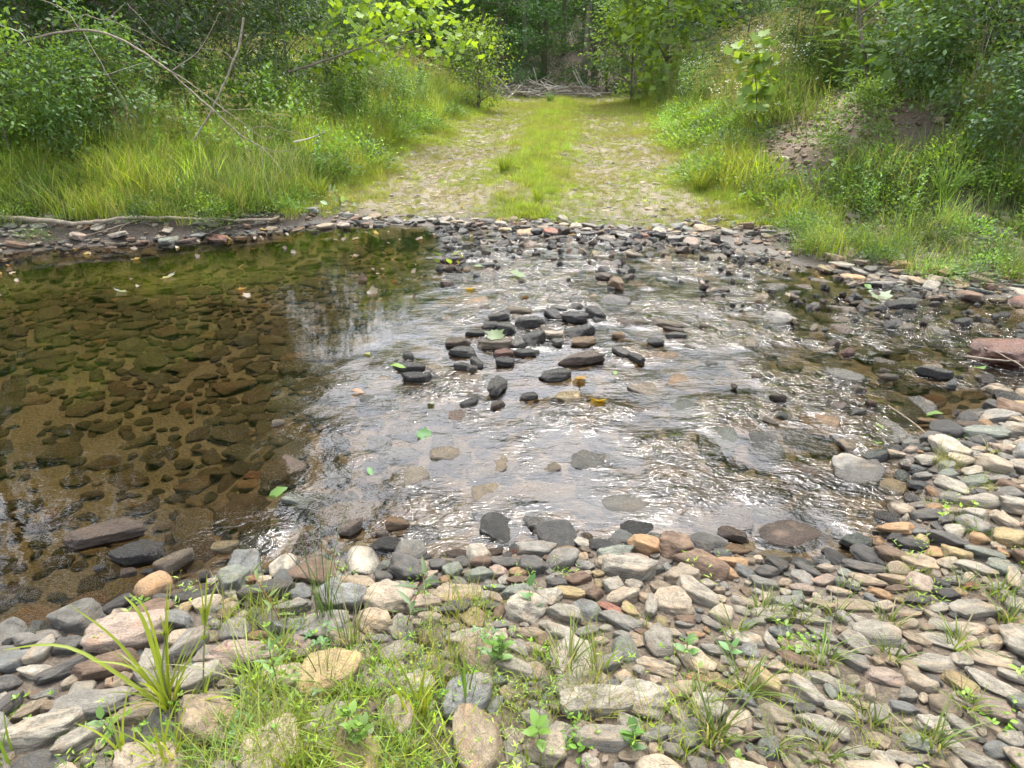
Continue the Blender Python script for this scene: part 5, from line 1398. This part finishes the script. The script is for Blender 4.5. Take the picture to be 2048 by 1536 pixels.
branch_thing("fallen_twig", [(on_ground(((1215, 463, .05), (1270, 466, .05), (1350, 475, .04)), .04), .008, .004), (on_ground(((1220, 478, .02), (1280, 476, .03)), .04), .005, .003)], "thin dark stick lying on the stones at the far edge of the riffle", "stick", M_DARKWOOD)
branch_thing("fallen_twig", [(on_ground(((1925, 735, .12), (1975, 742, .10), (2030, 748, .08)), .03), .006, .004), (on_ground(((1960, 725, .14), (2000, 745, .1), (2055, 772, .06)), .05), .005, .003)], "crossed pale twigs lying in front of the brick red block", "stick", M_DEADWOOD)
branch_thing("fallen_twig", [(on_ground(((1770, 838, .02), (1830, 862, .06), (1880, 905, .06)), .03), .0035, .002)], "hair thin bare twig across the stones beside the upright black rock", "stick", M_DEADWOOD)
branch_thing("fallen_twig", [(pxpath(((588, 284, 9.2), (625, 275, 9.1), (650, 262, 9.0))), .010, .006)], "short pale stick lying in the grass beside the track", "stick", M_GREYWOOD)
# dry stalks
for px_, Y_, h_, lb in ((1905, 8.9, 1.25, "dry branching weed stalk standing taller in front of the dark shrub"), (1850, 9.2, 1.0, "thinner dry weed stalk beside the lobed sapling"), (1652, 11.5, .95, "dry grey weed stalk above the bare scarp")):
    b = np.array(on_px(px_, Y_)); mains = [([b, b + [.03, 0, h_ * .5], b + [.12, .02, h_]], .006, .003)]
    for k in range(9):
        f = rng.uniform(.35, 1); q = b + [.12 * f * f, 0, h_ * f]; a = rng.uniform(0, 6.28); mains.append(([q, q + [math.cos(a) * .08, math.sin(a) * .08, .12], q + [math.cos(a) * .13, math.sin(a) * .13, .28]], .003, .0012))
    branch_thing("dry_stalk", mains, lb, "weed", M_GREYWOOD)

# brush pile beyond the crest
c0 = np.array(on_px(1085, 30.5)); e = bpy.data.objects.new("brush_pile", None); COL.objects.link(e); e.location = c0
e["label"] = "heap of grey cut branches and logs beyond the crest of the track"; e["category"] = "brush pile"
SK = []
for i in range(8):
    g = Geo(); tube(g, spline([(-.5, 0, 0), (-.1, rng.normal() * .04, rng.normal() * .05), (.2, rng.normal() * .05, rng.normal() * .04), (.5, rng.normal() * .06, 0)], 7), np.linspace(1, .55, 7) * .022, 6); SK.append(g.mesh("stick", [M_GREYWOOD if i % 3 else M_DEADWOOD]))
for k in range(150):
    x = rng.uniform(-2.3, 2.3); hh = .40 * math.exp(-(x / 1.9) ** 4); L_ = rng.uniform(.7, 2.2); z = rng.uniform(.02, 1) ** .8 * hh
    el = rng.normal(0, .28) if k > 14 else rng.choice([-1, 1]) * rng.uniform(.5, 1.1); az = rng.normal(0, .8)
    link("stick", SK[k % 8], e, (x, rng.normal(0, .7), z + .04), (0, -el, az), (L_, rng.uniform(.4, 1.3), rng.uniform(.5, 1.3)))

# ------------------------------------------------------------------ foreground plants, one by one
def blade_path(g, P, w, mat=0, var=1.0, dry=0.0, tw=0.0):
    P = np.asarray(P, float); n = len(P); t = norm(np.gradient(P, axis=0)); view = norm(np.array([0, 0, CAMZ]) - P); S = norm(np.cross(t, view) + t * 0 + np.array([0, 0, tw]))
    wd_ = (w * (1 - np.linspace(0, 1, n) ** 2.5 * .9) * np.interp(np.linspace(0, 1, n), [0, .15], [.6, 1]))[:, None] * .5
    fold = np.cross(S, t) * wd_ * .5
    V = np.stack([P - S * wd_ + fold, P, P + S * wd_ + fold], 1).reshape(-1, 3)
    i = np.arange(n - 1)[:, None] * 3; Fq = np.concatenate([np.stack([i[:, 0], i[:, 0] + 1, i[:, 0] + 4, i[:, 0] + 3], 1), np.stack([i[:, 0] + 1, i[:, 0] + 2, i[:, 0] + 5, i[:, 0] + 4], 1)])
    g.add(V, Fq, mat, var, dry)
def near_plant(name, px_, py_, label, cat, build, col, group="plants on the near bank", dryc=None):
    b = at_ground(px_, py_); b[2] = gz(b[0], b[1])
    e = bpy.data.objects.new(name, None); COL.objects.link(e); e.location = b; e["label"] = label; e["category"] = cat; e["group"] = group
    for pn, g, mats in build(b):
        me = g.mesh(pn, mats); link(pn, me, e, loc=(0, 0, 0), col=col)
    return e
def px_blade(b, tip, mid, lift=0.0, n=12):
    """a curved line from base b towards picture points, kept at about the base's own depth"""
    Y = b[1]; m = at_Y(mid[0], mid[1], Y + mid[2]) - b; t = at_Y(tip[0], tip[1], Y + tip[2]) - b
    return spline([np.zeros(3), m, t], n)
def sedge(b):
    g = Geo(); gs = Geo(); g2 = Geo(); out = []
    for tip, mid, w in (((5, 1300, .0), (150, 1300, .02), .012), ((140, 1210, .02), (240, 1290, .02), .010), ((248, 1192, .06), (290, 1250, .04), .012), ((258, 1186, .06), (300, 1240, .05), .007), ((336, 1163, .10), (332, 1290, .05), .009),
                        ((345, 1140, .10), (335, 1270, .06), .006), ((262, 1330, -.02), (300, 1350, .0), .009), ((470, 1400, .0), (430, 1395, .0), .008), ((180, 1322, .0), (270, 1340, .01), .009)):
        gb = Geo(); blade_path(gb, px_blade(b, tip, mid), w, 0, rng.uniform(.85, 1.2)); out.append(("blade", gb, [M_GRASS]))
    blades(g, 22, .012, .08, .22, .007, (.2, .9), 5, .15)
    P = px_blade(b, (332, 1270, .06), (325, 1340, .02)); tube(gs, P, .0022, 5, 0)
    c = P[-1]; blades(g2, 46, .006, .008, .022, .0025, (.1, 1.2), 2, .1, center=c)
    for tip in ((300, 1262, .02), (350, 1235, .05), (320, 1230, .07)): blade_path(g, spline([c, c * .4 + (at_Y(tip[0], tip[1], b[1] + tip[2]) - b) * .6, at_Y(tip[0], tip[1], b[1] + tip[2]) - b], 6), .004)
    return out + [("blade_tuft", g, [M_GRASS]), ("stem", gs, [M_STEM]), ("seed_head", g2, [M_GRASS])]
near_plant("sedge", 345, 1432, "tall yellow green sedge arching over the big cream boulder", "sedge", sedge, (.24, .30, .03))
def sedge2(b):
    out = []
    g = Geo(); gs = Geo(); g2 = Geo(); P = px_blade(b, (411, 1225, .10), (407, 1330, .04)); tube(gs, P, .0022, 5, 0); 
    for tip, w in (((438, 1160, .14), .009), ((414, 1148, .14), .006), ((388, 1215, .08), .006), ((398, 1160, .12), .004)):
        t = at_Y(tip[0], tip[1], b[1] + tip[2]) - b; gb = Geo(); blade_path(gb, spline([P[-3], P[-1] * .5 + t * .5, t], 7), w); out.append(("blade", gb, [M_GRASS]))
    blades(g2, 40, .006, .008, .02, .0025, (.1, 1.2), 2, .1, center=P[-1]); blades(g2, 30, .006, .008, .02, .0025, (.1, 1.2), 2, .1, center=P[-4]); blades(g, 10, .01, .05, .14, .005, (.2, .8), 4)
    return out + [("blade_tuft", g, [M_GRASS]), ("stem", gs, [M_STEM]), ("seed_head", g2, [M_GRASS])]
near_plant("sedge", 408, 1425, "single upright sedge stalk with spiky green heads in front of the pinkish boulder", "sedge", sedge2, (.24, .30, .03))
def rush(n, h0, h1, w, lean, dry, sd_=0):
    def f(b):
        g = Geo(); blades(g, n, .03, h0, h1, w, lean, 6, dry, out=.8); return [("blade_tuft", g, [M_GRASS])]
    return f
near_plant("rush_tuft", 655, 1245, "tuft of hair thin dark green rushes reaching up over the pool water", "rush", rush(34, .10, .42, .0032, (.05, .55), .05), (.07, .12, .04))
near_plant("rush_tuft", 705, 1300, "brown based rush tuft beside the smooth grey green slab", "rush", rush(46, .08, .26, .003, (.1, .7), .4), (.10, .15, .04))
near_plant("rush_tuft", 655, 1385, "thin dry rush tuft among straw behind the dead leaves", "rush", rush(26, .06, .22, .003, (.1, .7), .35), (.12, .16, .04))
near_plant("grass_tuft", 832, 1440, "bright yellow green tuft amid the low leafy weeds", "grass tuft", rush(30, .08, .26, .0055, (.05, .6), .05), (.26, .32, .035))
near_plant("grass_tuft", 930, 1425, "dark green single stemmed tuft beside the flat pale stone", "grass tuft", rush(8, .10, .24, .006, (.02, .2), .0), (.08, .14, .03))
near_plant("grass_tuft", 1130, 1345, "fine leaved tuft with a long bent blade above the large bluish patched stone", "grass tuft", rush(30, .06, .20, .0045, (.2, 1.1), .2), (.14, .21, .035))
near_plant("grass_tuft", 1195, 1350, "tuft with one tall blade beside the cream slab", "grass tuft", rush(16, .06, .22, .005, (.1, .9), .25), (.13, .20, .035))
near_plant("grass_tuft", 560, 1310, "ragged tuft at the back of the weed patch by the pinkish boulder", "grass tuft", rush(26, .05, .16, .005, (.2, 1.2), .3), (.15, .21, .035))
near_plant("grass_tuft", 520, 1400, "loose tuft of arching blades in front of the pale slabs", "grass tuft", rush(26, .08, .22, .005, (.3, 1.3), .2), (.18, .25, .035))
near_plant("grass_tuft", 10, 1530, "broad bladed green tuft at the bottom corner over the pale slab", "grass tuft", rush(14, .06, .16, .010, (.1, .5), .0), (.16, .26, .035))
near_plant("grass_tuft", 340, 1530, "coarse yellow green tuft below the sedge", "grass tuft", rush(22, .08, .2, .007, (.1, .8), .1), (.24, .30, .035))
near_plant("grass_tuft", 250, 1525, "few upright yellow blades in front of the dark rounded stone", "grass tuft", rush(7, .08, .2, .007, (.1, .5), .1), (.25, .30, .035))
TF = [(1424, 1492, .16, "big pale edged tuft growing low in the cobble bar"), (1490, 1395, .15, "tuft spilling over the ochre mottled stone"), (1518, 1237, .09, "small spiky tuft above the grassy pale stone"), (1562, 1245, .09, "small fan shaped tuft on the grassy pale stone"),
      (1602, 1243, .10, "small dark tuft at the edge of the grassy pale stone"), (1668, 1236, .07, "feathery small tuft between pale cobbles"), (1776, 1252, .09, "stout little tuft near the tan cobble row"), (1645, 1325, .10, "light green tuft beside the long slanting grey slab"),
      (1912, 1298, .10, "round tuft on the dry side of the big pale block"), (2018, 1250, .12, "loose tuft at the dry edge of the bar near the stream"), (1998, 1192, .10, "broad leaved seedling tuft among pale stones"), (1780, 1322, .08, "small upright tuft by the mauve slab"),
      (1860, 1500, .12, "straggling tuft between the lowest pale slabs"), (1640, 1520, .10, "low tuft beside rounded pale cobbles"), (1395, 1410, .10, "tuft under the cream tan slab"), (1930, 1420, .09, "wispy tuft between long cream slabs"), (1470, 1268, .08, "wispy tuft in front of the grey striped slab"),
      (1735, 1455, .08, "thin tuft near the slanting pale slab"), (1550, 1500, .08, "sparse tuft between speckled stones"), (1690, 1185, .05, "tiny sprout among orange cobbles"), (1955, 1070, .07, "small sprout beside the orange rounded cobble"), (1925, 1180, .07, "tiny bright sprout near the wet black stones"), (1985, 905, .06, "small broad leaved sprout among cream stones")]
for px_, py_, h_, lb in TF:
    near_plant("grass_tuft", px_, py_, lb, "grass tuft", rush(int(18 + h_ * 160), h_ * .35, h_, .0048, (.3, 1.4), .22), tuple(np.array((.13, .19, .035)) * rng.uniform(.8, 1.3)))
def sprig(h, nl, ll, T, lean, red=False, whorl=False, n=1, az=None):
    def f(b):
        g = Geo(); gs = Geo()
        for k in range(n):
            a = rng.uniform(0, 6.28) if az is None else az; bb = rng.normal(0, .01, 3) * [1, 1, 0]
            P = spline([bb, bb + [math.cos(a) * lean * h * .4, math.sin(a) * lean * h * .4, h * .55], bb + [math.cos(a) * lean * h, math.sin(a) * lean * h, h]], 7); tube(gs, P, np.linspace(.0022, .001, 7), 5)
            t = np.linspace(.3, 1, nl); pos = np.stack([np.interp(t, np.linspace(0, 1, 7), P[:, i]) for i in range(3)], 1); aa = np.arange(nl) * (2.4 if not whorl else 1.57); ee = .25 + .6 * t ** 3
            leafset(g, T, pos, np.stack([np.cos(aa) * np.cos(ee), np.sin(aa) * np.cos(ee), np.sin(ee)], 1), ll * rng.uniform(.75, 1.15, nl), jit=.15)
        return [("stem", gs, [M_RSTEM if red else M_STEM]), ("foliage", g, [M_LEAF])]
    return f
near_plant("willow_sprig", 800, 1262, "willowy sprig with long grey green leaves and a red stem at the shore", "seedling", sprig(.17, 8, .075, LANCE, .5, True, az=.6), (.12, .18, .07))
near_plant("leafy_seedling", 572, 1262, "seedling with a red tip leaning over the black pointed stone", "seedling", sprig(.17, 9, .055, LANCE, .6, True, az=2.6), (.15, .22, .045))
near_plant("leafy_seedling", 562, 1405, "upright seedling with broad lance leaves beside the pinkish boulder", "seedling", sprig(.16, 9, .06, LANCE, .05, False), (.13, .24, .04))
near_plant("leafy_seedling", 245, 1490, "small seedling with round leaves beside the pale slabs", "seedling", sprig(.10, 7, .04, OVAL, .2), (.13, .24, .04))
near_plant("leafy_seedling", 1060, 1232, "short seedling with a single glossy leaf between grey stones", "seedling", sprig(.08, 4, .05, OVAL, .4), (.10, .22, .05))
near_plant("leafy_seedling", 1075, 1500, "bright seedling in front of the chunky cream stone by the weeds", "seedling", sprig(.08, 9, .045, OVAL, .2), (.15, .27, .04))
near_plant("leafy_seedling", 1000, 1330, "leafy seedling with paired leaves behind the pale stone", "seedling", sprig(.09, 8, .035, OVAL, .1, whorl=True, n=3), (.13, .24, .04))
near_plant("leafy_seedling", 730, 1500, "clump of paired bright leaves low in the weed patch", "seedling", sprig(.10, 8, .035, OVAL, .2, whorl=True, n=5), (.16, .27, .04))
near_plant("leafy_seedling", 1250, 1510, "seedling sprouting beneath the banded creamy stone", "seedling", sprig(.06, 7, .035, OVAL, .3, n=2), (.11, .22, .045))
near_plant("leafy_seedling", 1450, 1315, "seedling with flat round leaves beside the speckled cobbles", "seedling", sprig(.04, 5, .04, OVAL, .2), (.11, .24, .06))
near_plant("leafy_seedling", 1370, 1330, "small bright seedling in the soil below the brick red shard", "seedling", sprig(.06, 6, .04, OVAL, .2), (.12, .24, .05))
def clover(b):
    g = Geo(); gs = Geo()
    for k in range(9):
        p = np.array([*rng.normal(0, .03, 2), rng.uniform(.025, .05)]); tube(gs, spline([p * [.3, .3, 0], p * [.8, .8, .7], p], 4), .0006, 3)
        for q in range(3):
            a = q * 2.09 + rng.uniform(0, .3); leafset(g, OVAL, p[None], [[math.cos(a), math.sin(a), .15]], .018, jit=.1)
    return [("stem", gs, [M_STEM]), ("foliage", g, [M_LEAF])]
for px_, py_, lb in ((488, 1480, "clover with round three part leaves below the straw"), (645, 1300, "clover patch behind the thin dry rush tuft"), (655, 1360, "clover leaves under the thin dry rush tuft"), (975, 1300, "clover patch among straw behind the pale stone")):
    near_plant("clover_patch", px_, py_, lb, "clover", clover, (.10, .23, .06))
near_plant("fallen_petal", 458, 1322, "small purple petal fallen before the broad pinkish boulder", "petal", lambda b: (lambda g: (leafset(g, LANCE, np.array([[0, 0, .01]]), [[.2, .1, 1.]], .05), [("petal_blade", g, [M_LEAF])])[1])(Geo()), (.5, .15, .28))
# yellow-green clumps on the far banks that stand out
FT = [(625, 335, 1.15, (.22, .31, .035), "bright fountain shaped clump of grass near the dead limb tip"), (300, 385, .9, (.10, .17, .03), "dark green clump leaning out over the far pool shore"), (425, 355, 1.0, (.13, .18, .035), "reddish based grass clump behind the twigs of the dead limb"),
      (110, 400, .8, (.12, .22, .03), "clump of broad blades at the upstream shore"), (1465, 365, 1.05, (.21, .28, .035), "tall bright clump at the edge of the track near yellow flowers"), (1400, 385, .8, (.20, .26, .035), "lower bright clump where the track meets the gravel"), (640, 395, .6, (.19, .26, .035), "short bright clump on the far shore stones"),
      (1075, 405, .5, (.22, .30, .035), "lime tuft on the track crown near the far shore"), (1010, 345, .7, (.20, .28, .035), "bushy tuft in the middle of the track"), (1100, 205, .8, (.07, .13, .03), "dark green rushy clump at the crest of the track"), (1885, 400, .9, (.08, .14, .03), "dark arching clump on the overgrown bank above the gravel")]
CL = []
for k in range(3):
    g = Geo(); blades(g, 170, .10, .15, .55, .009, (.2, .95), 6, .07, out=.85); CL.append(g.mesh("blade_tuft", [M_GRASS]))
for i, (px_, py_, s_, c, lb) in enumerate(FT):
    b = at_ground(px_, py_); b[2] = gz(b[0], b[1])
    plant_thing("grass_clump", (CL[i % 3],), ("blade_tuft",), b, lb, "grass clump", c, "grass clumps beyond the creek", s=s_)
# seedlings on the far gravel
for px_, py_, h_, c, lb in ((1660, 405, .34, (.16, .27, .035), "bright seedling with a dark stem rising from the far stone heap"), (1560, 372, .25, (.17, .28, .035), "lime broad leaved seedling below the bare scarp"), (1512, 418, .14, (.16, .27, .035), "low lime seedling at the edge of the far stones"),
                         (1830, 425, .2, (.13, .24, .035), "broad leaved seedling at the foot of the overgrown bank"), (680, 418, .2, (.14, .2, .08), "greyish seedling on the far shore of the pool"), (1930, 310, .5, (.10, .2, .03), "glossy leaved plant in the weeds of the overgrown bank")):
    b = at_ground(px_, py_); b[2] = gz(b[0], b[1]); g = Geo(); gs = Geo()
    for k in range(3): tube(gs, spline([(0, 0, 0), (.02 * k, 0, h_ * .6), (.06 * (k - 1), .02, h_)], 5), .003, 4)
    n = 22; p = rng.normal(0, 1, (n, 3)) * [.09, .09, .28 * h_] + [0, 0, h_ * .75]; leafset(g, OVAL, p, rng.normal(0, .6, (n, 3)), rng.uniform(.06, .11, n))
    plant_thing("leafy_seedling", (gs.mesh("stem", [M_STEM]), g.mesh("foliage", [M_LEAF])), ("stem", "foliage"), b, lb, "seedling", c, "seedlings beyond the creek")
# round-leaved seedling in the riffle
b = at_z(895, 535, 0); g = Geo(); gs = Geo()
for a, c_, s_ in ((885, 512, .10), (905, 510, .11), (925, 515, .08), (878, 525, .09), (902, 528, .10), (872, 545, .09), (918, 528, .06)):
    q = at_Y(a, c_, b[1] + rng.normal() * .03) - b; tube(gs, spline([(0, 0, -.03), q * .5, q], 5), .0025, 4); leafset(g, OVAL, q[None], [[rng.normal() * .4, -.5, .5]], s_, jit=.15)
plant_thing("leafy_seedling", (gs.mesh("stem", [M_RSTEM]), g.mesh("foliage", [M_LEAF])), ("stem", "foliage"), b, "seedling with round pale leaves growing in the water at the head of the riffle", "seedling", (.20, .30, .06), rz=0)

# leaves lying on stones and on the water
FL = [(1755, 885, .075, OVAL, (.22, .42, .04), .05, "lime green leaf lying on the blue grey slab at the water line"), (1865, 828, .10, OVAL, (.20, .34, .06), .012, "long green leaf washed against the black rocks by the outflow"), (1760, 852, .075, LANCE, (.28, .40, .08), .012, "slim pale green leaf floating above the lime leaf"),
      (795, 732, .10, OVAL, (.22, .38, .03), .06, "lime leaf stuck on the flat dark stone upstream of the pile"), (990, 668, .10, LOBED, (.20, .28, .10), .07, "pale green leaf on top of the midstream pile"), (740, 942, .055, OVAL, (.10, .30, .04), .008, "vivid green leaf under the running water near shore"),
      (845, 868, .07, LOBED, (.12, .32, .06), .008, "green leaf tumbling in the fast water below the triangular stone"), (862, 805, .07, OVAL, (.35, .42, .30), .01, "whitish green leaf pinned against a stone in the current"), (555, 985, .09, OVAL, (.18, .34, .05), .008, "yellow green leaf sunk where pool turns to riffle"),
      (735, 707, .06, OVAL, (.45, .48, .12), .006, "pale yellow leaf afloat at the edge of the pool"), (943, 577, .08, LOBED, (.45, .34, .06), .01, "yellow brown leaf caught in the upper riffle"), (1030, 548, .14, LOBED, (.28, .38, .18), .015, "broad pale green leaf lodged in the far riffle"), (958, 532, .09, OVAL, (.22, .34, .14), .02, "folded pale leaf lodged beside the seedling in the riffle"),
      (1162, 756, .08, LOBED, (.42, .28, .12), .012, "curled tan leaf beside the dark wedge of rock"), (1195, 800, .08, LOBED, (.40, .28, .06), .008, "tattered yellow leaf in the smooth current midstream"), (715, 782, .08, OVAL, (.40, .22, .10), .010, "orange brown leaf in the current beside the pool"), (950, 780, .09, OVAL, (.10, .06, .04), .02, "brown leaf wrapped against the upright triangular stone"),
      (338, 553, .12, LOBED, (.45, .43, .36), .006, "pale curled leaf drifting on the still pool"), (240, 582, .10, LOBED, (.30, .34, .36), .006, "bluish wet leaf drifting on the still pool"), (1230, 745, .05, OVAL, (.2, .34, .05), .03, "tiny leaf on the brown midstream slab"), (1960, 735, .12, OVAL, (.22, .36, .10), .03, "pale leaf beneath the brick red block"), (1395, 860, .02, OVAL, (.6, .6, .55), .008, "speck of white petal floating midstream"),
      (1735, 572, .10, OVAL, (.16, .30, .05), .02, "green leaf at the edge of the far shallows"), (1760, 590, .14, LOBED, (.32, .40, .22), .01, "pale leaf awash beside the thin slate stone"), (592, 1284, .085, LANCE, (.42, .27, .16), .03, "curled tan dead leaf on the stones before the black pointed stone"), (650, 1440, .09, LOBED, (.36, .29, .24), .02, "grey brown dead leaf in the weed patch"),
      (690, 1420, .07, OVAL, (.38, .31, .26), .02, "papery dead leaf beside the grey brown one"), (480, 1500, .07, OVAL, (.25, .17, .12), .02, "brown dead leaf under the clover")]
for px_, py_, s_, T, c, lift, lb in FL:
    P = at_z(px_, py_, lift) if py_ < 1150 else at_ground(px_, py_, lift)
    if py_ >= 1150: P[2] = gz(P[0], P[1]) + lift
    V = T[0].copy() - [0, .5, 0]; V[:, 2] += .35 * V[:, 0] ** 2 + .10 * np.sin(V[:, 1] * 4); g = Geo()
    stamp(g, V, T[1], np.zeros((1, 3)), np.eye(3)[None], 1.0, var=1.0)
    c = np.array(c) * .72
    link("fallen_leaf", g.mesh("fallen_leaf", [M_LEAF]), loc=P, rot=(rng.normal() * .15 + .15, rng.normal() * .12, rng.uniform(0, 6.28)), scl=(s_, s_, s_), col=c, label=lb, category="leaf", group="leaves fallen on stones and water")
